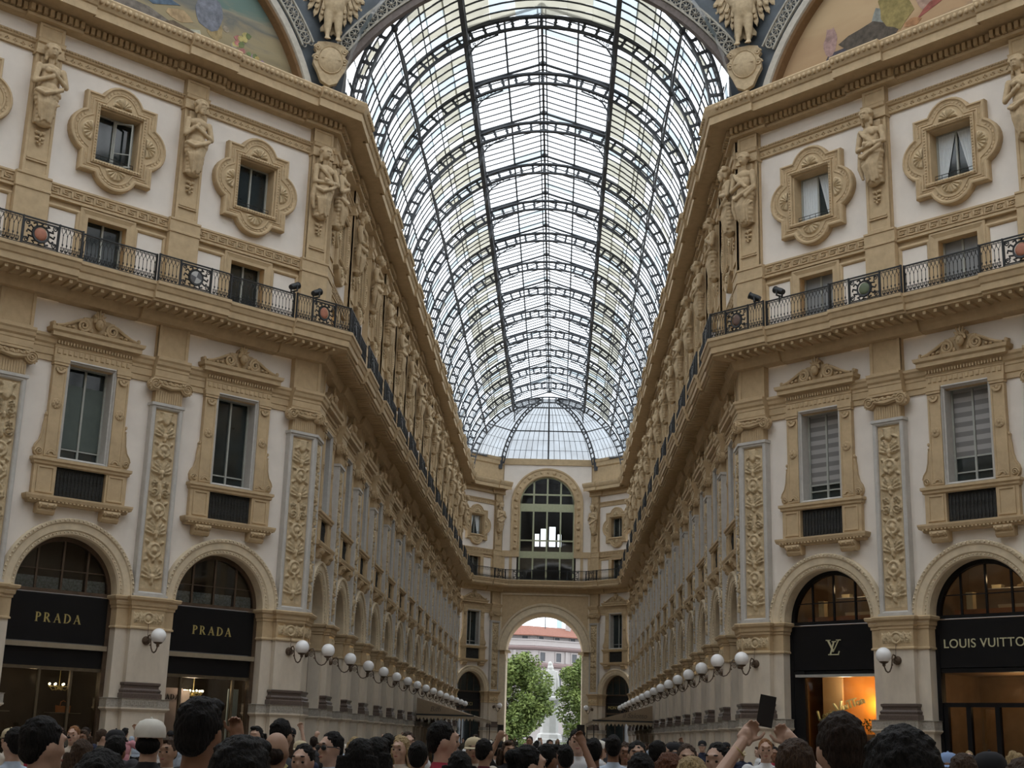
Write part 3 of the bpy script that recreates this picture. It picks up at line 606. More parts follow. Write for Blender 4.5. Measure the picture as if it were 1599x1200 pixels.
# curved bracing pipes and lantern beams
aP = math.acos(5.55 / 6.6); aL = math.acos(3.08 / 6.6); NP = 8
for sg in (-1, 1):
    for nm, an, rad in (('pipe_purlin', aP, RI - .02),):
        for k in range(14):
            p = MB(); x, z = sg * rad * math.cos(an), ZC + rad * math.sin(an); y0, y1 = YR[k], YR[k + 1]
            p.tube([(x, y0, z), (x, y1, z)], .055, 6); 
            p.tube([(x * (1 - .03 * math.sin(PI * t / 8)), y0 + (y1 - y0) * t / 8, z - .26 * math.sin(PI * t / 8) ** .8) for t in range(9)], .04, 5); p.ball((x, y0, z - .02), .14, 8)
            if k == 0: PP = {}
            if k == 0: MBm = p.mesh('pipe_purlin', STEEL, 'auto')
            inst(('pipe_purlin', MBm), ceil, Matrix.Translation((0, y0 - YR[0], 0)))
    b = MB(); x, z = sg * 3.08, ZC + math.sqrt(RI ** 2 - 3.08 ** 2)
    b.box(x - .1, x + .1, YR[0], YR[14], z - .12, z + .02); b.box(x - .07, x + .07, YR[0], YR[14], z + .42, z + .56)
    for i in range(140): yy = YR[0] + (YR[14] - YR[0]) * (i + .5) / 140; b.box(x - .03, x + .03, yy - .035, yy + .035, z, z + .45)
    b.box(x - .09, x + .09, YR[1], YR[14], 29.98, 30.1)
    for i in range(14): b.tube([(x, YR[i], z + .5), (x, YR[i], 30.08)], .05, 5)
    obj('lantern_beam', b, STEEL, ceil)
    h = MB()
    for an in (.13, .36, .82): h.tube([(sg * RO * math.cos(an), YR[0] - .6, ZC + RO * math.sin(an)), (sg * RO * math.cos(an), YR[14], ZC + RO * math.sin(an))], .03, 5)
    obj('thin_purlin', h, STEEL, ceil)
    h = MB()
    for r in range(1, 9): an = .03 + (math.acos(3.1 / RG) - .03) * r / 9; h.tube([(sg * (RG + .01) * math.cos(an), YR[0] - .6, ZC + (RG + .01) * math.sin(an)), (sg * (RG + .01) * math.cos(an), YR[14], ZC + (RG + .01) * math.sin(an))], .016, 4)
    obj('lap_strips', h, mat('pane_lap_strip', (.16, .155, .14), .7), ceil)
ZE, ZRG = 30.05, 31.15
rb = MB(); rb.box(-.05, .05, YR[1], YR[14], ZRG - .14, ZRG + .02); rb.box(-.2, -.14, YR[1], YR[14], ZRG - .2, ZRG - .1); rb.box(.14, .2, YR[1], YR[14], ZRG - .2, ZRG - .1)
for sg in (-1, 1): rb.tube([(sg * 1.55, YR[1], (ZE + ZRG) / 2), (sg * 1.55, YR[14], (ZE + ZRG) / 2)], .05, 5)
obj('lantern_ridge', rb, STEEL, ceil)
g = MB()
for sg in (-1, 1):
    g.tube([(sg * 3.08, 0, ZE), (0, 0, ZRG - .06)], .06, 6); g.tube([(sg * 3.0, 0, 28.35), (sg * 2.93, 0, 28.8), (sg * 2.7, 0, 29.2), (sg * 2.3, 0, 29.5), (sg * 1.75, 0, 29.75)], .04, 5)
    g.tube([(sg * 3.0, 0, 28.3), (sg * 3.0, 0, 29.4)], .035, 4)
    for cx, cz, r in ((2.86, 29.28, .10), (2.66, 29.42, .085), (2.48, 29.54, .075), (2.3, 29.64, .065), (2.12, 29.71, .055), (2.9, 29.08, .085), (2.93, 28.9, .06), (2.95, 28.76, .045), (2.74, 29.3, .05)):
        g.tube([(sg * (cx + r * math.cos(2 * PI * j / 8)), 0, cz + r * math.sin(2 * PI * j / 8)) for j in range(8)], .016, 4, close=True); g.tube([(sg * (cx - r), 0, cz), (sg * (cx + r), 0, cz)], .012, 3)
g.ball((0, 0, ZRG - .05), (.18, .1, .14), 8); GAB = g.mesh('lantern_gable', STEEL, 'auto')
for k in range(1, 15): inst(('lantern_gable', GAB), ceil, Matrix.Translation((0, YR[k], 0)))
# glazing bars and panes
rng = random.Random(4); stuff = {}
def pane_m(row, nrow, bay, center):
    r = rng.random()
    if center: return PANEY if r < .86 else PANEB
    if row >= nrow - 3: return PANEY if r < .62 else (PANE if r < .85 else PANEB)
    return PANE if r < .78 else (PANEB if r < .93 else PANEY)
aG0, aG1 = .03, math.acos(3.1 / RG); NROW = 9; n_single = 0; bar = MB(); barL = MB()
for i in range(1, NP): 
    yy = ABAY * i / NP; bar.arc(RG - .06, RG - .008, aG0, aG1, yy - .03, yy + .03, 14, 0, ZC); bar.arc(RG - .06, RG - .008, PI - aG1, PI - aG0, yy - .03, yy + .03, 14, 0, ZC)
    for sg in (-1, 1):
        a_, c_ = Vector((sg * 3.12, yy, ZE + .03)), Vector((0, yy, ZRG - .02)); barL.tube([a_, c_], .035, 4)
BARM = bar.mesh('glazing_bars', STEEL); BARL = barL.mesh('lantern_bars', STEEL)
bar0 = MB()
for i in range(1, NP): yy = ABAY * i / NP; bar0.arc(RG - .06, RG - .008, aG1, PI - aG1, yy - .03, yy + .03, 12, 0, ZC)
BAR0 = bar0.mesh('crown_bars', STEEL)
for k in range(14):
    inst(('glazing_bars', BARM), ceil, Matrix.Translation((0, YR[k], 0)))
    inst(('lantern_bars', BARL) if k else ('crown_bars', BAR0), ceil, Matrix.Translation((0, YR[k], 0)))
pmesh = {}
def add_pane(q, m, single):
    global n_single
    if single and n_single < 300:
        n_single += 1; mb = MB(); mb.add(q, [(0, 1, 2, 3)]); obj('pane', mb.mesh('pane', m, fix=False), None, ceil)
    else: stuff.setdefault(m.name, MB()).add(q, [(0, 1, 2, 3)])
def ring_pane(a0, a1, y0, y1, m, single): add_pane([(( RG + .03) * math.cos(a0), y0, ZC + (RG + .03) * math.sin(a0)), ((RG + .03) * math.cos(a0), y1, ZC + (RG + .03) * math.sin(a0)), (RG * math.cos(a1), y1, ZC + RG * math.sin(a1)), (RG * math.cos(a1), y0, ZC + RG * math.sin(a1))], m, single)
order = []
for k in range(-1, 14):
    for i in range(NP):
        y0 = YR[0] + ABAY * (k + i / NP) + .004; y1 = y0 + ABAY / NP - .008
        if y1 < .35: continue
        for r in range(NROW):
            for sg in (0, 1):
                d = (aG1 - aG0) / NROW; a0 = aG0 + d * r - .008; a1 = aG0 + d * (r + 1)
                if sg: a0, a1 = PI - a0, PI - a1
                order.append((k != 0 or r < 2, k, a0, a1, y0, y1, pane_m(r, NROW, k, False), r))
        if k <= 0:
            d = (PI - 2 * aG1) / 6
            for r in range(6): order.append((k != 0, k, aG1 + d * r, aG1 + d * (r + 1), y0, y1, pane_m(0, 9, k, True), 9))
        else:
            for sg in (-1, 1):
                for h_ in range(2):
                    t0, t1 = h_ / 2, (h_ + 1) / 2
                    q = [(sg * 3.15 * (1 - t), yy, ZE + .06 + (ZRG - ZE) * t) for t, yy in ((t0, y0), (t0, y1), (t1, y1), (t1, y0))]
                    add_pane(q, PANE if rng.random() < .93 else PANEB, False)
order.sort(key=lambda o: (o[0], -o[7]))
for o in order: ring_pane(o[2], o[3], o[4], o[5], o[6], not o[0])
# end gable of the lantern and half dome over the end wall
YD = YR[14]; base = [(-6.66, YD + .1), (-6.66, 71.25), (-4.25, 74.45), (4.25, 74.45), (6.66, 71.25), (6.66, YD + .1)]
f0 = math.asin(2.0 / RG)
def dome_pt(i, t, phi, rad=0.):      # along base edge i, fraction t, elevation phi
    c = math.cos(phi) / math.cos(f0); a = Vector(base[i]).lerp(Vector(base[i + 1]), t)
    return (a.x * c, YD + .1 + (a.y - YD - .1) * c, ZC + RG * math.sin(phi) + rad)
phis = [f0 + (1.42 - f0) * j / 8 for j in range(9)]; db = MB(); dm = MB()
for i in range(5):
    n = (2, 8, 16, 8, 2)[i]
    for j in range(8):
        for t in range(n): stuff.setdefault(PANEF.name, MB()).add([dome_pt(i, t / n, phis[j]), dome_pt(i, (t + 1) / n, phis[j]), dome_pt(i, (t + 1) / n, phis[j + 1]), dome_pt(i, t / n, phis[j + 1])], [(0, 1, 2, 3)])
    for t in range(n): dm.tube([dome_pt(i, t / n, p, -.02) for p in phis], .022, 4)
    for j, p in enumerate(phis): db.tube([dome_pt(i, 0, p, -.02), dome_pt(i, 1, p, -.02)], .055 if j in (0, 3) else .016, 4)
obj('dome_glazing_bars', dm, STEEL, ceil); obj('dome_rings', db, STEEL, ceil)
for i, t in ((2, 0), (2, 1), (2, .5)):
    r_ = MB(); A = [Vector(dome_pt(i, t, p, -.06)) for p in phis]; Bq = [Vector(dome_pt(i, t, p)) * 1 for p in phis]
    if t == .5: r_.tube(A, .07, 6)
    else:
        inn = [Vector((a.x * .93, YD + (a.y - YD) * .88, a.z - .3)) for a in A]; r_.tube(A, .07, 5); r_.tube(inn, .06, 5)
        for a, c_ in zip(A, inn): r_.tube([a, c_], .07, 4)
        for a, c_, d_, e_ in zip(A, inn, A[1:], inn[1:]): r_.tube([(a + d_) / 2, (c_ + e_) / 2], .09, 4)
        q = Vector(dome_pt(i, t, f0)); r_.prism([(q.x - .15, 24.9), (q.x + .15, 24.9), (q.x + .22, 26.0), (q.x - .22, 26.0)], 74.1, 74.35)
    obj('dome_rib', r_, STEEL, ceil, 'auto')
gb = MB()
for i in range(13): x = -3 + .5 * i; gb.box(x - .015, x + .015, YD - .02, YD + .02, 29.7, ZE + (ZRG - ZE) * (1 - abs(x) / 3.1))
gb.box(-3.1, 3.1, YD - .05, YD + .05, 29.6, 29.7); obj('lantern_end_bars', gb, STEEL, ceil)
for nm, mb in stuff.items():
    o = obj('roof_panes', mb.mesh('roof_panes', MATS[nm], fix=False), None, ceil); o['kind'] = 'stuff'
# gutters that close the gap between cornice and vault
for sg, nm in ((-1, 'trim_1'), (1, 'trim_2')):
    b = MB(); b.box(sg * 7.25 - .4, sg * 7.25 + .4, .5, 71.3, 23.6, 24.15); obj(nm, b, STEEL, kind='structure')

# ------------------------------------------------------------------ end wall (local frame: x to the left, y towards the viewer)
EM = TM(0, 74.5, 0, PI); we = empty('wall_far', kind='structure')
def epart(name, mb, m, smooth=False, parent=None):
    o = obj(name, mb, m, parent or we, smooth)
    if not parent: o.matrix_local = EM
    return o
b = MB(); ol = [(-3.9, 0), (-3.42, 0), (-3.42, 8.95)] + arcpts(0, 8.95, 3.42, PI, 0, 28)[1:-1] + [(3.42, 8.95), (3.42, 0), (3.9, 0), (3.9, 14.3), (-3.9, 14.3)]
b.plate(ol, [], 0); epart('archway_wall', b, GOLD)
b = MB(); b.arcprof([(3.3, -.02), (3.3, .05), (3.42, .1), (3.5, .06), (3.9, .06), (3.95, .14), (4.1, .16), (4.14, 0)], 0, PI, 44, 0, 8.95); epart('archway_archivolt', b, CREAM, 'auto')
b = MB()
for sg in (-1, 1):
    q = [(sg * 3.26, -4), (sg * 3.26, .08), (sg * 3.95, .08)]
    b.sweep([(0, 8.2), (.05, 8.25), (.05, 8.6), (.1, 8.66), (.14, 8.9), (.14, 8.98), (-.3, 9.0)], q if sg > 0 else q, sg); b.box(min(sg * 3.3, sg * 3.9), max(sg * 3.3, sg * 3.9), -4, .06, 0, 8.4)
epart('archway_impost', b, CREAM)
b = MB(); b.arcprof([(3.42, 0), (3.3, -4.2)], 0, PI, 32, 0, 8.95); b.add([(-3.42,0,0),(-3.3,-4.2,0),(-3.3,-4.2,8.95),(-3.42,0,8.95),(3.42,0,0),(3.3,-4.2,0),(3.3,-4.2,8.95),(3.42,0,8.95)], [(0,1,2,3),(4,5,6,7)]); epart('archway_vault', b, GOLD)
b = MB(); b.box(-3.88, 3.88, -.02, .1, 13.78, 13.92); b.box(-3.88, -3.75, -.02, .1, 9, 13.8); b.box(3.75, 3.88, -.02, .1, 9, 13.8); epart('archway_frame', b, CREAM)
b = MB(); ol = [(-3.9, 14.9), (-2.6, 14.9), (-2.6, 21.9)] + arcpts(0, 21.9, 2.6, PI, 0, 24)[1:-1] + [(2.6, 21.9), (2.6, 14.9), (3.9, 14.9), (3.9, 25.4), (-3.9, 25.4)]; b.plate(ol, [], 0); epart('plaster_panel', b, PLASTER)
b = MB(); pf = [(2.4, -.4), (2.4, .08), (2.48, .14), (2.56, .06), (3.0, .06), (3.05, .14), (3.18, .16), (3.2, 0)]; b.arcprof(pf, 0, PI, 40, 0, 21.9)
for sg in (-1, 1):
    k = len(pf); b.add([(sg * r, yy, z) for z in (17.6, 21.9) for r, yy in pf], [(j, j + 1, k + j + 1, k + j) for j in range(k - 1)])
    for i in range(7): b.ball((sg * 2.78, .08, 17.9 + i * .6), .11 if i % 3 else .17, 8)
for i in range(15): a = PI * (i + .5) / 15; b.ball((2.78 * math.cos(a), .08, 21.9 + 2.78 * math.sin(a)), .1 if i % 4 else .18, 8)
epart('window_archivolt', b, GOLD, 'auto')
b = MB()
for sg in (-1, 1):
    b.box(min(sg * 2.4, sg * 3.9), max(sg * 2.4, sg * 3.9), -.1, .12, 17.1, 17.62); b.box(min(sg * 3.0, sg * 3.25), max(sg * 3.0, sg * 3.25), -.1, .08, 15, 17.1); b.box(min(sg * 3.65, sg * 3.9), max(sg * 3.65, sg * 3.9), -.1, .08, 15, 17.1)
b.box(-3.9, 3.9, -.2, .15, 25.35, 25.9); epart('gold_bands', b, GOLD)
for sg in (-1, 1):
    b = MB(); p0, p1 = Vector(cpos(sg, -.2)), Vector(cpos(sg, 4.9))
    b.sweep([(-.2, 23.6), (-.2, 23.9), (-.15, 23.95), (-.15, 25.2), (-.02, 25.3), (-.02, 25.6), (.05, 25.7), (.05, 25.92), (-.8, 25.95)], [p0, p1], -sg); obj('attic_panel', b, GOLD, we)
b = MB(); pth = [Vector(cpos(-1, 4.4)), Vector(cpos(-1, 4.72)), Vector(cpos(1, 4.72)), Vector(cpos(1, 4.4))]; b.sweep(BALC, pth, 1); obj('balcony_slab', b, GOLD, we)
# big arched window with a hall behind it that has its own back windows
wb = empty('window_far_arch', kind='structure'); wb.name = 'window_%d' % (WN[0] + 1); WN[0] += 1; wb.matrix_world = EM
f = MB(); yy = -.3
for x in (-2.38, -1.2, 0, 1.2, 2.38): f.box(x - .07, x + .07, yy - .05, yy + .07, 15, 21.9 + math.sqrt(max(0, 2.42 ** 2 - x * x)) - .02)
for z0, z1 in ((21.2, 21.9), (22.65, 22.8), (18.55, 18.68), (17.05, 17.65), (15, 15.15)): f.box(-2.4, 2.4, yy - .04, yy + .06, z0, z1)
f.arc(2.3, 2.42, 0, PI, yy - .05, yy + .07, 28, 0, 21.9); fo = obj('frame', f, GFRAME, wb)
p = MB(); p.box(-2.4, 2.4, yy - .03, yy - .02, 15, 21.9); p.prism(arcpts(0, 21.9, 2.4, 0, PI, 24), yy - .03, yy - .02); obj('pane', p, SGLASS, fo)
hall = MB(); hall.add([(-4,-.45,15),(4,-.45,15),(4,-9,15),(-4,-9,15),(-4,-.45,25.3),(4,-.45,25.3),(4,-9,25.3),(-4,-9,25.3)], [(0,1,2,3),(4,5,6,7),(0,3,7,4),(1,2,6,5)])
hall.plate(rect(-4, 4, 15, 25.3), [rect(-1.3, -.95, 19.3, 20.5), rect(-.75, -.15, 19.3, 21.2), rect(.1, .65, 19.3, 21.0), rect(.8, 1.2, 19.3, 20.5)], -9)
obj('upper_hall', hall, mat('dark_hall_paint', (.12, .105, .09), .9), we).matrix_local = EM

# ------------------------------------------------------------------ octagon above the cornice
LATT = mat('grey_cast_lattice', (.36, .34, .29), .7, .2, 8)
SPAN = mat('blue_grey_iron_plate', (.085, .10, .115), .6, .15, 3)
BRST = mat('brown_iron_strip', (.15, .125, .115), .7, .2, 10)
def lattice(mb, R0, R1, a0, a1, y, cx, cz):
    mb.arc(R0, R0 + .07, a0, a1, y - .03, y + .05, 40, cx, cz); mb.arc(R1 - .07, R1, a0, a1, y - .03, y + .05, 40, cx, cz)
    rm = (R0 + R1) / 2; rr = (R1 - R0) / 2 - .08; n = int(abs(a1 - a0) * rm / (2 * rr * 1.05))
    for i in range(n):
        a = a0 + (a1 - a0) * (i + .5) / n; px, pz = cx + rm * math.cos(a), cz + rm * math.sin(a)
        mb.tube([(px + rr * math.cos(2*PI*j/14), y, pz + rr * math.sin(2*PI*j/14)) for j in range(14)], .032, 5, close=True); mb.ball((px, y, pz), .06, 6)
        for j in range(8):
            t = 2 * PI * j / 8; mb.tube([(px, y, pz), (px + .55 * rr * math.cos(t - .2), y + .02, pz + .55 * rr * math.sin(t - .2)), (px + rr * math.cos(t), y, pz + rr * math.sin(t))], .018, 4)
        am = a + (a1 - a0) / n / 2
        for rq in (R0 + .14, R1 - .14):
            qx, qz = cx + rq * math.cos(am), cz + rq * math.sin(am); mb.tube([(qx + .09 * math.cos(2*PI*j/8), y, qz + .09 * math.sin(2*PI*j/8)) for j in range(8)], .02, 4, close=True)
ar = empty('trim_3', kind='structure'); AZ, AR = 20.95, 8.36; a0 = math.asin((25.75 - AZ) / AR)
b = MB(); lattice(b, AR, AR + .58, a0, PI - a0, .42, 0, AZ); obj('lattice_band', b, LATT, ar, 'auto')
b = MB(); b.arc(AR - .26, AR - .02, math.asin((24.0 - AZ) / AR), PI - math.asin((24.0 - AZ) / AR), .45, .7, 48, 0, AZ); obj('inner_strip', b, BRST, ar)
b = MB(); aa = math.asin((23.6 - AZ) / (AR - .03)); ol = [(-8.6, 23.6)] + arcpts(0, AZ, AR - .03, PI - aa, aa, 40) + [(8.6, 23.6), (8.6, 34), (-8.6, 34)]
b.plate(ol, [], .55); obj('spandrel_plate', b, SPAN, ar)
b = MB()
for sg in (-1, 1): b.tube([(sg * 7.0, .36, 25.62), (sg * 7.65, .2, 25.75)], .07, 6)
obj('band_foot', b, LATT, ar)
def mural_mat(name, cols, dark, seed):
    m = bpy.data.materials.new(name); m.use_nodes = True; n = m.node_tree.nodes; l = m.node_tree.links; bs = n['Principled BSDF']; bs.inputs['Roughness'].default_value = .9
    t = n.new('ShaderNodeTexCoord'); sp = n.new('ShaderNodeSeparateXYZ'); l.new(t.outputs['Object'], sp.inputs[0])
    mr = n.new('ShaderNodeMapRange'); mr.inputs['From Min'].default_value = 23.6; mr.inputs['From Max'].default_value = 28.6
    nz_ = n.new('ShaderNodeTexNoise'); nz_.inputs['Scale'].default_value = .8; nz_.inputs['Detail'].default_value = 7; nz_.inputs['Distortion'].default_value = .8
    mp = n.new('ShaderNodeMapping'); mp.inputs['Scale'].default_value = (.55, 1, 1.6); mp.inputs['Location'].default_value = (seed, 0, 0); l.new(t.outputs['Object'], mp.inputs[0]); l.new(mp.outputs[0], nz_.inputs['Vector'])
    ad = n.new('ShaderNodeMath'); ad.operation = 'MULTIPLY_ADD'; ad.inputs[1].default_value = .55; l.new(nz_.outputs['Fac'], ad.inputs[0]); sb = n.new('ShaderNodeMath'); sb.operation = 'SUBTRACT'; sb.inputs[1].default_value = .27
    l.new(sp.outputs['Z'], mr.inputs['Value']); l.new(mr.outputs[0], sb.inputs[0]); l.new(sb.outputs[0], ad.inputs[2])
    cr_ = n.new('ShaderNodeValToRGB'); e = cr_.color_ramp.elements
    while len(e) < len(cols): e.new(.5)
    for el, (p_, c_) in zip(e, cols): el.position = p_; el.color = (*c_, 1)
    l.new(ad.outputs[0], cr_.inputs['Fac']); l.new(cr_.outputs[0], bs.inputs['Base Color']); MATS[name] = m; return m
MUR = {-1: mural_mat('fresco_green_sky', [(0, (.15, .125, .085)), (.14, (.24, .20, .12)), (.28, (.30, .25, .15)), (.38, (.15, .15, .135)), (.48, (.27, .245, .175)), (.58, (.13, .19, .165)), (1, (.10, .21, .20))], 0, 0),
       1: mural_mat('fresco_amber_sky', [(0, (.10, .115, .115)), (.10, (.12, .13, .125)), (.2, (.38, .25, .14)), (.5, (.46, .33, .19)), (1, (.48, .36, .22))], 0, 9)}
def blob(mb, pts, y, d=.03): mb.prism(pts, y - d, y)
for side in (-1, 1):
    cx_, cy_ = fpos(side, 7.12); M = TM(cx_, cy_, 0, FANG[side]); sgx = 1 if side < 0 else -1      # +x away from the arm corner on the left
    lw = empty('wall_lunette_left' if side < 0 else 'wall_lunette_right', kind='structure'); lw.matrix_world = M
    LZ, LR = 21.48, 7.14; q = math.asin((23.6 - LZ) / 8.3)
    b = MB(); ol = [(-8.6, 23.5)] + arcpts(0, LZ, 7.5, PI - math.asin(2.02 / 7.5), math.asin(2.02 / 7.5), 40) + [(8.6, 23.5), (8.6, 34), (-8.6, 34)]; b.plate(ol, [], -.25); obj('spandrel_plate', b, SPAN, lw)
    b = MB(); k = math.asin(2.1 / LR); b.arcprof([(LR - .06, -.5), (LR - .06, -.12), (LR, -.06), (LR + .06, -.1)], k, PI - k, 44, 0, LZ, 1); b.arcprof([(LR + .06, -.12), (LR + .1, -.04), (LR + .36, -.04), (LR + .4, -.3)], k, PI - k, 44, 0, LZ, 0); obj('arch_moulding', b, [mat('pale_grey_moulding', (.46, .43, .37), .7), mat('brown_bead', (.20, .12, .06), .7)], lw, 'auto')
    b = MB(); k = math.asin((25.6 - LZ) / 7.75); lattice(b, LR + .5, LR + 1.1, k, PI - k, -.1, 0, LZ); obj('lattice_band', b, LATT, lw, 'auto')
    # painted lunette: a flat fresco on the wall
    p = MB(); k = math.asin(2.1 / (LR - .02)); p.prism(arcpts(0, LZ, LR - .02, k, PI - k, 40), -.55, -.45); po = obj('lunette_mural', p, MUR[side], lw)
    po['label'] = 'arched wall painting with a green cloudy sky and flowers' if side < 0 else 'arched wall painting with an amber sky and dark seated group'
    # painted shapes lying on the fresco
    yb = -.445; rg = random.Random(5 + side)
    def P(u, z, pts, col, nm): 
        mb = MB(); mb.prism([(sgx * (u - 7.12 + a), z + c) for a, c in pts], yb - .01, yb + .004 + rg.random() * .004); obj(nm, mb, mat('paint_' + nm + str(len(MATS)), col, .9, .35, 5, detail=6), po)
    def bl(r1, r2, n=14, j=.25): return [(r1 * math.cos(2*PI*i/n) * (1 + rg.uniform(-j, j)), r2 * math.sin(2*PI*i/n) * (1 + rg.uniform(-j, j))) for i in range(n)]
    if side < 0:
        P(5.0, 24.05, bl(1.9, .55), (.15, .115, .08), 'painted_rocks'); P(6.8, 24.1, bl(1.6, .6), (.17, .15, .13), 'painted_ground'); P(4.2, 25.5, bl(.55, .65, j=.08), (.17, .18, .21), 'painted_urn'); P(3.9, 24.9, bl(.3, .4), (.30, .23, .12), 'painted_basket'); P(6.0, 25.2, [(-.7, .1), (.2, .28), (.7, -.1), (.3, -.25)], (.10, .14, .19), 'painted_blue_cloth'); P(5.3, 24.95, bl(.5, .2), (.36, .26, .15), 'painted_arm'); P(4.6, 24.35, [(-.3, -.2), (-.1, .35), (.25, .25), (.35, -.2)], (.42, .41, .33), 'painted_shell')
        for i in range(26): P(1.55 + rg.random() * 1.5, 24.1 + rg.random() * .5, bl(.09, .08, 7), rg.choice([(.40, .16, .16), (.48, .46, .42), (.30, .20, .30), (.17, .22, .10), (.46, .36, .14)]), 'painted_flower')
        for i in range(12): P(2.3 + rg.random() * 1.3, 24.55 + rg.random() * .7, bl(.12, .12, 7), rg.choice([(.40, .18, .16), (.42, .36, .15), (.15, .18, .08), (.30, .26, .20)]), 'painted_blossom')
    else:
        P(6.2, 23.95, [(-4.6, -.4), (-4.2, .02), (-3, .1), (-1.5, .16), (3.5, .3), (3.5, -.4)], (.115, .125, .125), 'painted_plinth'); P(3.4, 24.3, bl(1.0, .5), (.075, .07, .085), 'painted_dark_group'); P(4.2, 24.65, bl(1.1, .55), (.09, .075, .06), 'painted_dark_drapery'); P(3.2, 24.1, [(-.6, -.3), (-.6, .15), (.5, .2), (.5, -.3)], (.20, .205, .20), 'painted_block'); P(2.75, 25.2, bl(.25, .5), (.33, .22, .20), 'painted_pale_figure')
        P(5.3, 25.6, bl(.6, .9), (.25, .20, .08), 'painted_robe'); P(4.75, 25.3, bl(.4, .5), (.22, .23, .21), 'painted_armour'); P(5.9, 24.7, bl(.3, .14), (.34, .18, .09), 'painted_star'); P(7.2, 25.2, [(-1.2, -.5), (1.6, .5), (1.7, .8), (-.6, .1)], (.27, .09, .07), 'painted_red_cloth'); P(6.4, 25.7, bl(.5, .6), (.32, .22, .17), 'painted_torso'); P(8.2, 25.4, bl(.9, .4), (.10, .115, .15), 'painted_blue_cloth')
# ------------------------------------------------------------------ the rest of the octagon and the other three arms (plain, out of view)
BK = [(-.3, 0), (0, 0), (0, 5.2), (.2, 5.4), (-.2, 5.5), (-.2, 13.9), (.2, 14.3), (.95, 14.5), (.95, 15), (-.2, 15), (-.2, 22.5), (.2, 22.9), (.95, 23.1), (1, 23.6), (-.7, 23.66)]
AVG = mat('cream_side_stone', (.47, .39, .29), .8, .1, 1)
XW = 7.9 + 15.83 * s2; YW = -15.83 * s2; YC = YW - 7.15; SY = 2 * YC - .75
bk = {'wall_left_arm': [(-XW, YW), (-62, YW)], 'wall_left_arm_near': [(-62, 2 * YC - YW), (-XW, 2 * YC - YW), (-7.15, SY), (-7.15, -110)], 'wall_right_arm': [(62, YW), (XW, YW)], 'wall_right_arm_near': [(7.15, -110), (7.15, SY), (XW, 2 * YC - YW), (62, 2 * YC - YW)]}
for nm, pt in bk.items():
    b = MB(); b.sweep(BK, [Vector(q) for q in pt], -1 if 'left_arm' == nm[5:] or nm == 'wall_left_arm' else -1); obj(nm, b, AVG, kind='structure')
b = MB(); b.box(-8, 8, -111, -110, 0, 31); obj('wall_back', b, AVG, kind='structure')
for sg, nm in ((-1, 'wall_left_end'), (1, 'wall_right_end')): b = MB(); b.box(sg * 62.5 - .5, sg * 62.5 + .5, YC - 8, YC + 8, 0, 31); obj(nm, b, AVG, kind='structure')
def barrel(name, M, L):
    g = MB(); st = MB(); n = 16
    g.arcprof([(6.95, 0), (6.95, L)], 0, PI, n, 0, ZC); o = empty(name, kind='structure'); o.matrix_world = M
    k = int(L / .35)
    for i in range(k): st.arc(6.86, 6.93, 0, PI, i * .35 - .02, i * .35 + .02, n, 0, ZC)
    for i in range(int(L / 4.93) + 1): st.arc(6.4, 6.85, 0, PI, i * 4.93 - .05, i * 4.93 + .05, 24, 0, ZC)
    obj('roof_glass', g.mesh('roof_glass', PANE), None, o); obj('roof_bars', st, STEEL, o); return o
barrel('ceiling_back', TM(0, SY, 0, PI), -SY + 0 + -(-110) if False else 110 + SY); barrel('ceiling_left', TM(-XW, YC, 0, PI / 2), 62 - XW); barrel('ceiling_right', TM(XW, YC, 0, -PI / 2), 62 - XW)
oc = [(-7.3, .6), (7.3, .6), (XW, YW), (XW, 2 * YC - YW), (7.3, SY + .1), (-7.3, SY + .1), (-XW, 2 * YC - YW), (-XW, YW)]
dome = empty('ceiling_dome', kind='structure'); g = MB(); st = MB(); ring = []
for j in range(9):
    t = j / 8 * 1.32; ring.append([(x * math.cos(t), YC + (y - YC) * math.cos(t), 33.5 + 13 * math.sin(t)) for x, y in oc])
for j in range(8):
    for i in range(8): g.add([ring[j][i], ring[j][(i + 1) % 8], ring[j + 1][(i + 1) % 8], ring[j + 1][i]], [(0, 1, 2, 3)])
for i in range(8):
    st.tube([ring[j][i] for j in range(9)], .25, 6)
    for t in range(1, 12): st.tube([tuple(Vector(ring[j][i]).lerp(Vector(ring[j][(i + 1) % 8]), t / 12)) for j in range(9)], .05, 4)
for j in range(9): st.tube(ring[j], .1, 5, close=True)
obj('dome_glass', g.mesh('dome_glass', PANE), None, dome); obj('dome_ribs', st, STEEL, dome)
b = MB()
for i in range(8):
    if i in (0, 1, 7): continue
    p0, p1 = Vector(oc[i]), Vector(oc[(i + 1) % 8]); mid = (p0 + p1) / 2; hw = (p1 - p0).length / 2; an = math.atan2(p1.y - p0.y, p1.x - p0.x)
    q = MB()
    if i in (2, 4, 6): q.plate([(-hw, 23.6), (-6.9, 23.6)] + arcpts(0, 23.9, 6.95, PI, 0, 24) + [(6.9, 23.6), (hw, 23.6), (hw, 34), (-hw, 34)], [], 0)
    else: q.plate(rect(-hw, hw, 23.6, 34), [], 0)
    b.merge(q, TM(mid.x, mid.y, 0, an))
obj('wall_octagon_upper', b, AVG, kind='structure')
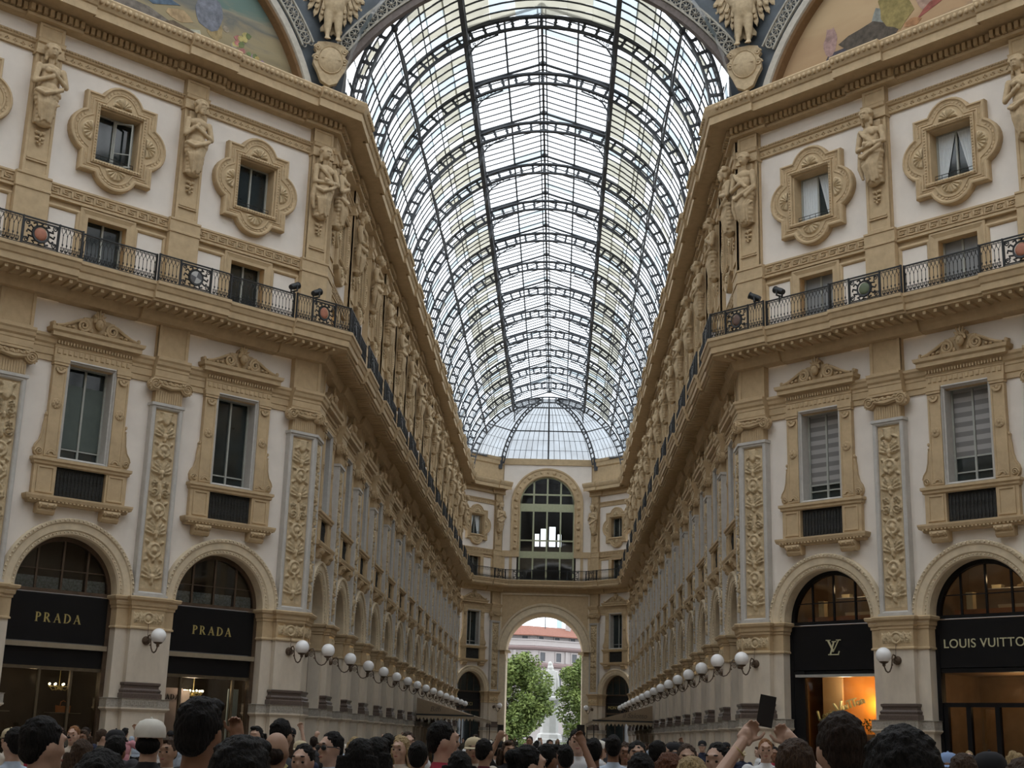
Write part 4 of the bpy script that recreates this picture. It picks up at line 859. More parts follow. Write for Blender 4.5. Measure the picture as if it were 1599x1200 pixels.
# ------------------------------------------------------------------ soft bodies: union of blobs turned into one smooth skin
def remesh(mb, voxel, it=4, name='body', m=None, disp=None):
    me = mb.mesh(name, m or GOLD, fix=False); o = bpy.data.objects.new('tmp', me); C.objects.link(o)
    r = o.modifiers.new('r', 'REMESH'); r.mode = 'VOXEL'; r.voxel_size = voxel; r.use_smooth_shade = True
    s_ = o.modifiers.new('s', 'SMOOTH'); s_.factor = .5; s_.iterations = it
    dg = bpy.context.evaluated_depsgraph_get(); dg.update(); out = bpy.data.meshes.new_from_object(o.evaluated_get(dg)); out.name = name
    bpy.data.objects.remove(o); bpy.data.meshes.remove(me)
    if disp:
        n = len(out.vertices); co = np.empty(n * 3); no = np.empty(n * 3); out.vertices.foreach_get('co', co); out.vertices.foreach_get('normal', no)
        co = co.reshape(-1, 3); no = no.reshape(-1, 3); co += no * disp(co)[:, None]; out.vertices.foreach_set('co', co.ravel()); out.update()
    out.polygons.foreach_set('use_smooth', [True] * len(out.polygons)); return out
def cap(mb, p0, p1, r0, r1, n=8):
    p0, p1 = Vector(p0), Vector(p1); mb.tube([p0, p0.lerp(p1, .5), p1], [r0, (r0 + r1) / 2, r1], n); mb.ball(p0, r0, n); mb.ball(p1, r1, n)
STATUE = mat('ochre_statue_stone', (.49, .375, .235), .8, .14, 6, .15, .2)
# herm figures of the upper storey: four carvings
def herm(v):
    b = MB(); hx = (.06, .02, -.08, .1)[v]
    b.ball((hx, .36, 21.5), (.165, .18, .22), 12); b.ball((hx, .54, 21.46), (.03, .05, .06), 6); b.ball((hx, .53, 21.57), (.12, .04, .03), 6); b.ball((hx, .53, 21.37), (.06, .04, .025), 6)
    for i in range(16): a_ = PI * i / 15; b.ball((hx + .2 * math.cos(a_), .3 + .05 * (i % 2), 21.58 + .16 * math.sin(a_)), (.075, .1, .07), 6)
    b.ball((hx * .8, .24, 21.6), (.2, .2, .18), 10)         # head, nose, hair
    if v in (0, 3): [b.ball((hx + sx * .15, .26, z), (.06, .09, .1), 6) for sx in (-1, 1) for z in (21.5, 21.38, 21.28)]
    if v == 1: b.ball((hx, .46, 21.33), (.1, .08, .13), 8); [b.ball((hx + sx * .14, .3, 21.42), (.06, .09, .16), 6) for sx in (-1, 1)]
    cap(b, (hx * .5, .25, 21.1), (hx, .3, 21.38), .09, .08)
    b.ball((0, .22, 20.95), (.36, .2, .2), 12); b.ball((0, .22, 20.7), (.29, .2, .32), 12); b.ball((0, .2, 20.35), (.31, .22, .25), 12)
    if v in (0, 3): [b.ball((sx * .14, .4, 20.86), (.1, .08, .1), 8) for sx in (-1, 1)]
    el = {0: ((-.5, .3, 20.52), (.5, .3, 20.42), (.02, .46, 20.86), (.0, .46, 20.68)), 1: ((-.48, .3, 20.5), (.48, .3, 20.45), (.2, .47, 20.72), (.12, .46, 20.82)),
          2: ((-.46, .26, 20.4), (.48, .28, 20.48), (-.2, .42, 20.12), (.02, .47, 20.58)), 3: ((-.5, .3, 20.5), (.46, .3, 20.4), (.12, .48, 20.5), (-.1, .48, 20.42))}[v]
    for sx, e, w_ in ((-1, el[0], el[2]), (1, el[1], el[3])):
        cap(b, (sx * .38, .22, 21.0), e, .115, .09); cap(b, e, w_, .085, .06); b.ball(w_, (.08, .06, .09), 6)
    # drapery: tapering skirt with diagonal folds
    for i in range(8): t = i / 7; b.ball((.03 * math.sin(i), .19 - .05 * t, 20.2 - .95 * t), (.44 - .2 * t, .26 - .1 * t, .16), 12)
    rg = random.Random(v)
    for i in range(9):
        x0 = -.42 + .1 * i; b.tube([(x0 * .9, .40 - abs(x0) * .3, 20.32 - .06 * i if v % 2 else 19.9 + .05 * i), (x0 * .6 + .05, .43 - abs(x0) * .3, 19.8), (x0 * .45 + rg.uniform(-.04, .04), .34 - abs(x0) * .2, 19.25 + rg.uniform(-.08, .1))], [.035, .06, .035], 6)
    b.tube([(-.4, .3, 20.42), (-.1, .46, 20.2), (.2, .46, 20.05), (.42, .28, 20.2)], [.08, .07, .08, .06], 6)
    if v in (2, 3): b.tube([(.36, .3, 21.05), (.1, .45, 20.75), (-.25, .42, 20.4)], [.07, .08, .07], 6); b.tube([(.4, .25, 20.3), (.46, .2, 19.8), (.36, .2, 19.4)], [.09, .1, .05], 6)
    b.box(-.28, .28, -.1, .12, 19.2, 21.4); return remesh(b, .021, 1, 'herm_figure', STATUE)
HERM = [herm(v) for v in range(4)]
hl = {(-1, 'face', 0): (3, 'draped stone herm figure at the left arm corner, facing the hall'), (-1, 'face', 1): (1, 'bearded stone herm figure between the two left quatrefoil windows'), (-1, 'face', 2): (0, 'long haired stone herm woman with hand on breast, far left'),
      (1, 'face', 0): (2, 'bare chested stone herm figure at the right arm corner, facing the hall'), (1, 'face', 1): (3, 'robed stone herm woman between the two curtained right windows'), (1, 'face', 2): (0, 'stone herm figure at the right edge of the picture')}
for side in (-1, 1):
    sn = 'left' if side < 0 else 'right'
    for kind, k, x, y, ang in pils(side):
        if kind == 'face' and k == 3: continue
        v, lb = hl.get((side, kind, k), ((k * 3 + (0 if side < 0 else 1)) % 4, None))
        if kind == 'arm': lb = '%s stone herm figure from the corner along the %s arm' % (ORD[k], sn)
        if kind == 'end': lb = 'stone herm figure %s of the big arched far window' % sn
        o = inst(('herm_figure', HERM[v])); o.matrix_world = TM(x, y, 0, ang); tag(o, lb, 'statue', 'herm figures of the upper storey')
# ------------------------------------------------------------------ wall lamps with opal globes
lm = MB(); lm.lathe([(0, .12), (.1, .1), (.13, .05), (.13, .0)], 14, axis='y', cz=4.2); LROS = lm.mesh('rosette', BRONZE, 'auto')
lm = MB(); S_ = [(0, .08, 4.24), (0, .16, 4.34), (0, .24, 4.36), (0, .3, 4.28), (0, .32, 4.12), (0, .36, 3.98), (0, .46, 3.86), (0, .56, 3.83), (0, .66, 3.87), (0, .72, 3.96), (0, .75, 4.06)]
lm.tube(S_, .022, 6); lm.tube([(0, .2 + .09 * (1 - i / 14) * math.cos(i * .9), 4.16 + .09 * (1 - i / 14) * math.sin(i * .9)) for i in range(14)], .013, 5); lm.ball((0, .31, 4.06), .035, 6); lm.tube([(0, .02, 4.84), (0, .08, 4.6), (0, .1, 4.26)], .009, 4); LARM = lm.mesh('bracket', BRONZE, 'auto')
lm = MB(); lm.lathe([(.02, 3.98), (.05, 4.02), (.045, 4.06), (.12, 4.1), (.14, 4.13), (.1, 4.12)], 12, cy=.75); LCUP = lm.mesh('cup', BRONZE, 'auto')
lm = MB(); lm.ball((0, .75, 4.31), .225, 20, m=12); LGLB = lm.mesh('globe', GLOBE, True)
def lamp(M, lb):
    o = empty('wall_lamp'); o.matrix_world = M
    for n_, m_ in (('rosette', LROS), ('bracket', LARM), ('cup', LCUP), ('globe', LGLB)): inst((n_, m_), o)
    tag(o, lb, 'lamp', 'opal globe wall lamps')
for side in (-1, 1):
    sn = 'left' if side < 0 else 'right'
    for kind, k, x, y, ang in pils(side):
        if kind == 'face' and k > 2: continue
        lb = {'face': ['opal globe lamp on the %s corner pier, facing the hall' % sn, 'opal globe lamp between the two %s shop windows' % sn, 'opal globe lamp at the %s edge beyond the second shop' % sn][min(k, 2)], 'arm': '%s opal globe lamp from the corner along the %s arcade' % (ORD[k], sn), 'end': 'opal globe lamp on the far pier just %s of the archway' % sn}[kind]
        lamp(TM(x, y, 0, ang), lb)
# ------------------------------------------------------------------ balcony railing
def bal(mb, x):
    mb.tube([(x, 0, 15.05), (x, 0, 15.62)], .011, 4, cap=False); mb.ball((x, 0, 15.6), (.022, .022, .035), 4, m=3); mb.tube([(x - .062, 0, 15.8), (x - .05, 0, 15.7), (x, 0, 15.62), (x + .05, 0, 15.7), (x + .062, 0, 15.8)], .011, 4, cap=False)
    mb.tube([(x, 0, 15.76 + .035), (x + .03, 0, 15.8), (x, 0, 15.84), (x - .03, 0, 15.8), (x, 0, 15.765)], .008, 3, cap=False)
    for sg in (-1, 1): mb.tube([(x, 0, 15.08), (x + sg * .045, .01, 15.14), (x + sg * .05, .015, 15.22), (x + sg * .015, .02, 15.2)], .014, 4, cap=False); mb.ball((x + sg * .03, .0, 15.11), (.03, .015, .03), 4, m=3)
    mb.ball((x, .01, 15.3), (.03, .02, .045), 4, m=3)
def rails(mb, L):
    mb.box(-L/2, L/2, -.025, .025, 15.85, 15.89); mb.box(-L/2, L/2, -.015, .015, 15.03, 15.06); mb.box(-L/2, L/2, -.01, .01, 15.8, 15.815)
    for sg in (-1, 1): mb.box(sg * (L/2 - .02) - .025, sg * (L/2 - .02) + .025, -.03, .03, 15.0, 15.9)
a = MB(); rails(a, 2.5); [bal(a, -1.17 + i * .13) for i in range(19)]; RL_P = a.mesh('railing_section', IRON)
a = MB(); rails(a, 2.6)
for i in range(5): bal(a, -1.2 + i * .13); bal(a, 1.2 - i * .13)
for sg in (-1, 1): a.box(sg * .55 - .02, sg * .55 + .02, -.03, .03, 15.0, 15.9)
a.outline(rect(-.53, .53, 15.08, 15.8), [(0, -.02), (0, .02), (.03, .02), (.03, -.02)])
for i in range(12): t = 2 * PI * i / 12; a.tube([(.27 * math.cos(t), .01, 15.44 + .27 * math.sin(t)), (.4 * math.cos(t + .15), .02, 15.44 + .33 * math.sin(t + .15)), (.42 * math.cos(t - .1), .01, 15.44 + .34 * math.sin(t - .1))], .03, 4, cap=False)
for sx in (-1, 1):
    for sz in (-1, 1): a.tube(spiral(sx * .42, 15.44 + sz * .26, .09, .01, sx, 1.6, 12), .02, 4, cap=False)
a.lathe([(.2, .03), (.26, .04), (.28, .0), (.26, -.02)], 18, cz=15.44, axis='y'); RL_M = a.mesh('railing_section', IRON)
md = MB(); md.lathe([(0, .045), (.1, .042), (.17, .03), (.2, .0)], 18, cz=15.44, axis='y')
MEDM = {n_: md.mesh('medallion', mm, True) for n_, mm in (('coral', mat('coral_enamel', (.40, .17, .11), .5)), ('green', mat('green_enamel', (.13, .16, .10), .5)), ('brown', mat('brown_enamel', (.14, .09, .075), .5)), ('iron', IRON))}
mq = MB()
for q in range(4): mq.add([(0, .046, 15.44)] + [(.2 * math.cos(q * PI / 2 + PI / 2 * i / 5 + .3), .035, 15.44 + .2 * math.sin(q * PI / 2 + PI / 2 * i / 5 + .3)) for i in range(6)], [(0, i + 1, i + 2) for i in range(5)], q % 2)
MEDM['quarter'] = mq.mesh('medallion', [mat('pale_enamel', (.42, .42, .41), .5), mat('grey_enamel', (.11, .11, .115), .5)])
for side in (-1, 1):
    sn = 'left' if side < 0 else 'right'; fr = empty('balcony_railing'); ar_ = empty('balcony_railing')
    tag(fr, 'black iron balcony railing with %s across the %s facade' % ('coral and quartered medallions' if side < 0 else 'a green medallion', sn), 'railing'); tag(ar_, 'black iron balcony railing receding along the %s arm' % sn, 'railing')
    for k in range(3): inst(('railing_section', RL_P), fr, TM(*fpos(side, 2.02 + BAY * k, .86), 0, FANG[side]))
    for k in range(4):
        u, sx = (-.35, .86) if k == 0 else (-.53 + BAY * k, 1); o = inst(('railing_section', RL_M), fr, TM(*fpos(side, u, .98), 0, FANG[side], sx))
        inst(('medallion', MEDM[{-1: ['coral', 'quarter', 'coral', 'iron'], 1: ['brown', 'green', 'coral', 'iron']}[side][k]]), o)
    for k in range(14): inst(('railing_section', RL_P), ar_, TM(side * (7.15 - .86), 1.3 + ABAY * (k + .5), 0, AANG[side], (ABAY - 2.6) / 2.5))
    for k in range(15):
        yy, sx = (1.47, .87) if k == 0 else (1.3 + ABAY * k, 1); o = inst(('railing_section', RL_M), ar_, TM(side * (7.15 - .98), yy, 0, AANG[side], sx)); inst(('medallion', MEDM['iron']), o)
    if side < 0: er = empty('balcony_railing'); tag(er, 'black iron balcony railing across the far end wall', 'railing')
    inst(('railing_section', RL_P), er, TM(*cpos(side, 1.8, .86), 0, FANG[side], .98)); inst(('railing_section', RL_M), er, TM(*cpos(side, 3.7, .86), 0, FANG[side], .48))
for i in range(3): inst(('railing_section', RL_M if i != 1 else RL_P), er, TM(-2.35 + 2.35 * i, 74.5 - .88, 0, PI, .92))
# spotlights clamped to the railing
def spot(pos, rz, tilt, lb):
    o = empty('spotlight', pos, rz); h = MB(); h.lathe([(0, -.2), (.09, -.2), (.11, -.1), (.11, .16), (.125, .17), (.125, .2), (.1, .2), (.095, .15), (0, .14)], 12, axis='y')
    ho = obj('housing', h, IRON, o, 'auto'); ho.rotation_euler = (tilt, 0, 0); ho.location = (0, 0, .12); y_ = MB(); y_.box(-.14, -.12, -.03, .03, -.05, .14); y_.box(.12, .14, -.03, .03, -.05, .14); y_.box(-.14, .14, -.03, .03, -.07, -.04); y_.tube([(0, 0, -.05), (0, 0, -.28)], .03, 6); obj('yoke', y_, IRON, o)
    tag(o, lb, 'spotlight', 'spotlights clamped to the balcony railings')
for side, us in ((-1, (.85, -.05)), (1, (.35, 1.34))):
    for i, u in enumerate(us):
        x, y = fpos(side, u, .9); spot((x, y, 16.0), (-.5 if side < 0 else 1.25 - i * .6), .45, 'black spotlight clamped to the %s railing, %s the hall corner' % ('left' if side < 0 else 'right', ('farther from' if (u > .5) else 'nearer')))
# ------------------------------------------------------------------ eagles over coats of arms
EAG = mat('tan_eagle_stone', (.46, .36, .23), .8, .15, 7, .2, .2)
def eagle():
    b = MB(); b.ball((0, .25, 27.45), (.42, .36, .6), 12)
    for sg in (-1, 1):
        cap(b, (sg * .17, .3, 27.05), (sg * .2, .34, 26.35), .2, .13); cap(b, (sg * .2, .36, 26.35), (sg * .2, .42, 26.0), .1, .08)
        for t in (-1, 0, 1): cap(b, (sg * .2 + t * .05, .42, 26.02), (sg * .2 + t * .12, .56, 25.9), .05, .03)
        cap(b, (sg * .3, .2, 27.7), (sg * .95, .12, 28.5), .26, .2); cap(b, (sg * .95, .12, 28.5), (sg * 1.2, .1, 29.3), .2, .1)
    cap(b, (0, .3, 27.9), (0, .38, 28.5), .22, .15); b.ball((0, .42, 28.6), (.16, .2, .16), 10); cap(b, (0, .55, 28.6), (0, .68, 28.5), .06, .03)
    body = remesh(b, .045, 3, 'eagle', EAG); f = MB()
    for sg in (-1, 1):
        for row, (n, L, wd, r0) in enumerate(((8, .85, .15, 0.), (7, .6, .13, -.02), (6, .4, .12, -.04))):
            for i in range(n):
                t = i / (n - 1); px, pz = .35 + .85 * t, 27.55 + 1.5 * t ** 1.2 ; a = -1.45 + 1.0 * t; dx, dz = math.cos(a), math.sin(a)
                pts = [(0, -wd / 2), (L * .75, -wd * .6), (L, 0), (L * .75, wd * .6), (0, wd / 2)]
                f.prism([(sg * (px + u_ * dx - v_ * dz), pz + u_ * dz + v_ * dx) for u_, v_ in pts], .12 + .07 * row, .2 + .07 * row); f.ball((sg * (px + L * .8 * dx), .18 + .07 * row, pz + L * .8 * dz), (.09, .05, .1), 6)
    for i in range(5): a = -PI / 2 + (i - 2) * .25; f.prism([(u_ * math.cos(a) - v_ * math.sin(a), 27.1 + u_ * math.sin(a) + v_ * math.cos(a)) for u_, v_ in ((0, -.07), (.7, -.09), (.8, 0), (.7, .09), (0, .07))], .0, .08)
    return body, f.mesh('feathers', EAG)
EB, EF = eagle()
sh_ = MB(); pr = [(-.5, 25.85), (-.62, 25.6), (-.52, 25.45), (-.6, 25.25), (-.62, 25.0), (-.45, 24.7), (-.3, 24.35), (0, 24.2), (.3, 24.35), (.45, 24.7), (.62, 25.0), (.6, 25.25), (.52, 25.45), (.62, 25.6), (.5, 25.85), (.2, 25.92), (-.2, 25.92)]
sh_.prism(pr, .1, .3)
for sg in (-1, 1): sh_.tube(spiral(sg * .52, 25.2, .14, .3, sg, 1.5, 14), .04, 5); sh_.tube(spiral(sg * .5, 25.62, .12, .3, sg, 1.5, 14), .04, 5)
SHB = sh_.mesh('cartouche', EAG, 'auto'); so = MB(); so.lathe([(0, .44), (.25, .42), (.38, .36), (.42, .33), (.45, .36), (.48, .3)], 20, axis='y'); so.v = [(x, y, 25.2 + z * 1.18) for x, y, z in so.v]; so.box(-.36, -.06, .40, .43, 25.19, 25.205); so.box(.06, .36, .40, .43, 25.19, 25.205); SHO = so.mesh('oval_shield', EAG, 'auto')
for sg in (-1, 1):
    dr = math.atan2(-.92, -sg * .38) - PI / 2; e = empty('eagle'); e.matrix_world = TM(sg * 7.55, .35, 0, dr); inst(('eagle_body', EB), e); inst(('feathers', EF), e); tag(e, 'tan stone eagle with spread wings above the %s crest' % ('left' if sg < 0 else 'right'), 'sculpture', 'corner eagles')
    c = empty('coat_of_arms'); c.matrix_world = TM(sg * 7.55, .35, 0, dr); inst(('cartouche', SHB), c); inst(('oval_shield', SHO), c); tag(c, 'tan stone oval shield with a cross under the %s eagle' % ('left' if sg < 0 else 'right'), 'crest', 'corner crests')
# ------------------------------------------------------------------ shops in the two octagon facades
def text_mesh(txt, size, depth, m, name, shear=0, space=1.):
    cu = bpy.data.curves.new('t', 'FONT'); cu.body = txt; cu.size = size; cu.extrude = depth; cu.align_x = 'CENTER'; cu.shear = shear; cu.space_character = space
    o = bpy.data.objects.new('t', cu); C.objects.link(o); dg = bpy.context.evaluated_depsgraph_get(); dg.update()
    me = bpy.data.meshes.new_from_object(o.evaluated_get(dg)); bpy.data.objects.remove(o); bpy.data.curves.remove(cu)
    me.materials.clear(); me.materials.append(m); me.name = name; return me
TXM = lambda x, y, z, s=1, tilt=0: Matrix.Translation((x, y, z)) @ Matrix.Rotation(PI, 4, 'Z') @ Matrix.Rotation(PI / 2, 4, 'X') @ Matrix.Rotation(tilt, 4, 'Z') @ Matrix.Diagonal((s, s, s, 1))   # reads for someone facing the wall
GILT = mat('gilt_letters', (.42, .34, .13), .35, .1, 3, 0, .5, .3); PALEG = mat('pale_gilt_letters', (.50, .47, .30), .4, .05, 3)
def serif(word, h, m, name, track=.28):
    b = MB(); x = 0; T, t = .17 * h, .07 * h
    def R(a, c, d, e): b.box(a, c, 0, .02, d, e)
    def strip(p, q, w0): d = Vector(q) - Vector(p); n = Vector((-d.y, d.x)).normalized() * w0 / 2; P_ = Vector(p); Q_ = Vector(q); b.prism([tuple(P_ + n), tuple(Q_ + n), tuple(Q_ - n), tuple(P_ - n)], 0, .02)
    for ch in word:
        x0 = x
        if ch in 'PRD':
            R(x0 + .06*h, x0 + .06*h + T, 0, h); R(x0, x0 + .3*h, 0, t * .7); R(x0, x0 + .12*h, h - t * .7, h)
            hb = h if ch == 'D' else .55 * h; z0 = 0 if ch == 'D' else .45 * h; cx, cz, ry, rx = x0 + .25*h, z0 + hb / 2, hb / 2, (.55 if ch == 'D' else .36) * h
            n = 14; o_ = [(cx + rx * math.cos(-PI/2 + PI*i/n), cz + ry * math.sin(-PI/2 + PI*i/n)) for i in range(n+1)]; i_ = [(cx + (rx - T) * math.cos(-PI/2 + PI*i/n), cz + (ry - t) * math.sin(-PI/2 + PI*i/n)) for i in range(n+1)]
            b.prism([(x0 + .2*h, o_[0][1])] + o_ + [(x0 + .2*h, o_[-1][1]), (x0 + .2*h, i_[-1][1])] + i_[::-1] + [(x0 + .2*h, i_[0][1])], 0, .02)
            if ch == 'R': strip((x0 + .36*h, .47*h), (x0 + .66*h, .02*h), T); R(x0 + .55*h, x0 + .8*h, 0, t * .7)
            x = x0 + (.84 if ch != 'P' else .66) * h
        elif ch == 'A':
            strip((x0 + .1*h, .02*h), (x0 + .42*h, .97*h), t); strip((x0 + .38*h, .97*h), (x0 + .72*h, .02*h), T); R(x0 + .2*h, x0 + .6*h, .3*h, .3*h + t); R(x0, x0 + .22*h, 0, t * .7); R(x0 + .56*h, x0 + .86*h, 0, t * .7); x = x0 + .86 * h
        x += track * h
    w_ = x - track * h; b.v = [(-(vx - w_ / 2), vy, vz) for vx, vy, vz in b.v]; return b.mesh(name, m)
PRADA_L = serif('PRADA', .27, GILT, 'lettering'); PRADA_S = serif('PRADA', .16, BLACK, 'lettering', .2)
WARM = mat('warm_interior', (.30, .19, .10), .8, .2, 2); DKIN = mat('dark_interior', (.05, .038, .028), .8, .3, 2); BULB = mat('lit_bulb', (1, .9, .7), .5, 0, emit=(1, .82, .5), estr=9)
BRASS = mat('dull_brass_rail', (.30, .25, .18), .4, .1, 5, 0, .5, .3); STEELB = mat('brushed_steel_bar', (.42, .42, .40), .35, .05, 5, 0, .5, .4)
SCREEN = mat('patterned_blue_grey_screen', (.34, .40, .44), .7, .55, 14, detail=8)
ORANGE = mat('orange_backdrop', (.62, .26, .05), .7, .12, 1.2); SHELF = mat('terracotta_shelf', (.40, .15, .06), .6, .1, 3)
def room(b, x, y0, y1, z0, z1, mi=0):
    b.add([(-x,y0,z0),(x,y0,z0),(x,y1,z0),(-x,y1,z0),(-x,y0,z1),(x,y0,z1),(x,y1,z1),(-x,y1,z1)], [(0,1,2,3),(4,7,6,5),(3,2,6,7),(0,3,7,4),(1,5,6,2)], mi)
def shopfront(side, k, lb):
    x, y = fpos(side, 2.02 + BAY * k); o = empty('shopfront'); o.matrix_world = TM(x, y, 0, FANG[side]); tag(o, lb, 'shopfront')
    fy = -.66; lv = side > 0; fm = BLACK if lv else BROWNW
    b = MB(); b.box(-1.66, -1.5, fy - .12, fy + .12, 0, 5.4); b.box(1.5, 1.66, fy - .12, fy + .12, 0, 5.4); b.arc(1.46, 1.62, 0, PI, fy - .1, fy + .08, 28, cz=5.46); b.box(-1.6, 1.6, fy - .08, fy + .1, 5.40, 5.5)
    for mx in (-.78, 0, .78): b.box(mx - .03, mx + .03, fy - .03, fy + .03, 5.45, 5.46 + math.sqrt(1.5 ** 2 - mx * mx))
    b.box(-1.35, 1.35, fy - .02, fy + .02, 6.06, 6.09); obj('frame', b, fm, o)
    b = MB(); b.prism(arcpts(0, 5.47, 1.5, 0, PI, 24), fy - .015, fy); obj('arched_pane', b, SGLASS, o)
    b = MB(); b.tbox(-1.52, 1.52, fy - .02, fy + .1, 3.98, 5.38, .02); fa = obj('fascia_panel', b, BLACK, o)
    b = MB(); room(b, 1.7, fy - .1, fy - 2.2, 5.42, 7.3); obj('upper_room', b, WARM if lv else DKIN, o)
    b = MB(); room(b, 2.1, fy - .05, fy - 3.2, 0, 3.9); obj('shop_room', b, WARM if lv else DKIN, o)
    if not lv:
        inst(('lettering', PRADA_L), fa, Matrix.Translation((0, fy + .1, 4.55)))
        b = MB(); b.box(-1.56, 1.56, fy - .05, fy + .2, 3.83, 3.97); obj('awning_box', b, BRASS, o)
        b = MB(); b.box(-1.5, 1.5, fy - .04, fy + .06, 3.30, 3.83); obj('header_panel', b, BLACK, o)
        b = MB(); b.box(-1.5, 1.5, fy - .05, fy + .07, 3.22, 3.31)
        for mx in ((-.62, .35) if k else (-.95, .9)): b.box(mx - .035, mx + .035, fy - .05, fy + .05, 0, 3.25)
        obj('door_frame', b, mat('bronze_frame', (.10, .075, .045), .4, .2, 8, 0, .5, .3), o)
        b = MB(); b.box(-1.5, 1.5, fy - .01, fy, 0, 3.25); obj('shop_pane', b, SGLASS, o)
        for i in range(4): b = MB(); b.box(-1.44 + .74 * i, -.78 + .74 * i, fy - .1, fy - .06, 5.5, 5.86); obj('patterned_screen', b, SCREEN, o)
        # chandelier
        for cx, n in (((-1.0, 8), (1.35, 5)) if k else ((-.45, 9),)):
            c = empty('chandelier'); c.matrix_world = o.matrix_world @ Matrix.Translation((cx, fy - 1.5, 2.75)); tag(c, 'lit gilt chandelier inside the %s dark shop window' % ('leftmost' if k and cx > 0 else ('second' if k else 'nearer')), 'chandelier')
            q = MB(); q.tube([(0, 0, 0), (0, 0, .6)], .012, 5); q.ball((0, 0, 0), .06, 8); q.tube([(.3 * math.cos(2*PI*j/16), .3 * math.sin(2*PI*j/16), .05) for j in range(16)], .012, 4, close=True)
            for j in range(n): a = 2*PI*j/n; q.tube([(0, 0, 0), (.2 * math.cos(a), .2 * math.sin(a), -.06), (.3 * math.cos(a), .3 * math.sin(a), .06)], .01, 4)
            obj('frame', q, GILT, c); q = MB(); [q.ball((.3 * math.cos(2*PI*j/n), .3 * math.sin(2*PI*j/n), .12), .035, 6) for j in range(n)]; obj('bulbs', q, BULB, c, True)
        W_ = o.matrix_world
        if k:      # shelves and handbags
            for cx, nm, col in ((-.75, 'orange', (.60, .20, .05)), (1.4, 'cream', (.62, .55, .38))):
                s_ = obj('display_shelf', MB().box(-.48, .48, -.2, .2, 2.02, 2.04), BRASS); s_.matrix_world = W_ @ Matrix.Translation((cx, fy - .55, 0)); tag(s_, 'thin brass shelf carrying the %s handbag' % nm, 'shelf')
                h_ = empty('handbag'); h_.matrix_world = W_ @ Matrix.Translation((cx, fy - .55, 2.04)); q = MB(); q.prism([(-.19, 0), (.19, 0), (.21, .2), (.1, .17), (0, .19), (-.1, .17), (-.21, .2)], -.07, .07); obj('body', q, mat(nm + '_leather', col, .5, .08, 5), h_); q = MB(); q.tube([(-.1, 0, .17), (-.08, 0, .3), (0, 0, .34), (.08, 0, .3), (.1, 0, .17)], .012, 5); obj('handle', q, mat(nm + '_leather', col), h_); tag(h_, '%s leather handbag on a thin shop shelf' % nm, 'handbag')
        else:
            b = MB(); b.box(.55, 1.5, fy - .5, fy - .42, 0, 2.9); pk = obj('display_panel', b, mat('pale_pink_panel', (.62, .50, .46), .8, .04, 2), o); inst(('lettering', PRADA_S), pk, Matrix.Translation((1.05, fy - .415, 2.55)))
            b = MB(); b.box(.05, .55, fy - .9, fy - .84, 0, 2.86); obj('display_panel', b, mat('taupe_panel', (.36, .30, .26), .8, .04, 2), o)
            b = MB(); b.box(-1.42, -1.05, fy - .4, fy - .35, 0, 2.95); obj('display_panel', b, mat('pale_blue_panel', (.48, .58, .60), .7, .04, 2), o)
            l_ = bpy.data.lights.new('shop_lamp', 'POINT'); l_.energy = 30; l_.color = (1, .8, .6); l_.shadow_soft_size = .2; lo = bpy.data.objects.new('shop_lamp', l_); C.objects.link(lo); lo.parent = o; lo.location = (.3, fy - .35, 3.05)
        l_ = bpy.data.lights.new('shop_lamp', 'POINT'); l_.energy = 14; l_.color = (1, .72, .42); l_.shadow_soft_size = .15; lo = bpy.data.objects.new('shop_lamp', l_); C.objects.link(lo); lo.parent = o; lo.location = (-.2, fy - 1.5, 3.0)
    else:
        if k:
            tm = text_mesh('LOUIS VUITTON', .36, .012, PALEG, 'lettering', 0, 1.06); inst(('lettering', tm), fa, TXM(-.02, fy + .115, 4.56))
            b = MB(); b.box(-1.5, 1.5, fy - .05, fy + .08, 2.9, 3.02); b.box(-1.5, 1.5, fy - .05, fy + .08, 3.86, 3.98)
            for mx in (1.42, .72, -.15, -1.42): b.box(mx - .07, mx + .07, fy - .05, fy + .08, 0, 3.0)
            obj('door_frame', b, BLACK, o); b = MB(); b.box(-1.5, 1.5, fy - .01, fy, 0, 3.9); obj('shop_pane', b, SGLASS, o)
            b = MB(); b.box(.3, .36, fy - 1.0, fy - .1, 0, 2.85); b.box(.28, .6, fy - 1.3, fy - 1.2, 1.4, 1.5); obj('open_door', b, mat('amber_door', (.35, .18, .05), .4), o)
            for i, z in enumerate((1.95, 2.28)):
                w_ = empty('wall_light'); w_.matrix_world = o.matrix_world @ Matrix.Translation((-.62, fy - 1.4, z)); q = MB(); q.box(-.14, .14, -.03, .03, -.05, .05); obj('shade', q, BULB, w_); q = MB(); q.box(-.16, .16, .03, .06, -.07, .07); obj('back_plate', q, BRASS, w_); tag(w_, '%s lit wall light inside the right edge shop' % ('lower' if i == 0 else 'upper'), 'wall light')
            l_ = bpy.data.lights.new('shop_lamp', 'POINT'); l_.energy = 22; l_.color = (1, .68, .36); l_.shadow_soft_size = .2; lo = bpy.data.objects.new('shop_lamp', l_); C.objects.link(lo); lo.parent = o; lo.location = (0, fy - 1.6, 3.3)
        else:
            b = MB()
            def stroke(p, q, w_, d0=.0): d = Vector(q) - Vector(p); n = Vector((-d.y, d.x)).normalized() * w_ / 2; b.prism([tuple(Vector(p) + n), tuple(Vector(q) + n), tuple(Vector(q) - n), tuple(Vector(p) - n)], d0, d0 + .02)
            # interlaced capital L (slanted) and V, mirrored so that it reads from the hall
            stroke((.13, 0), (-.02, .42), .05); stroke((.2, .015), (-.16, .015), .03); stroke((-.16, 0), (-.2, .12), .03); stroke((.06, .41), (-.1, .41), .03)
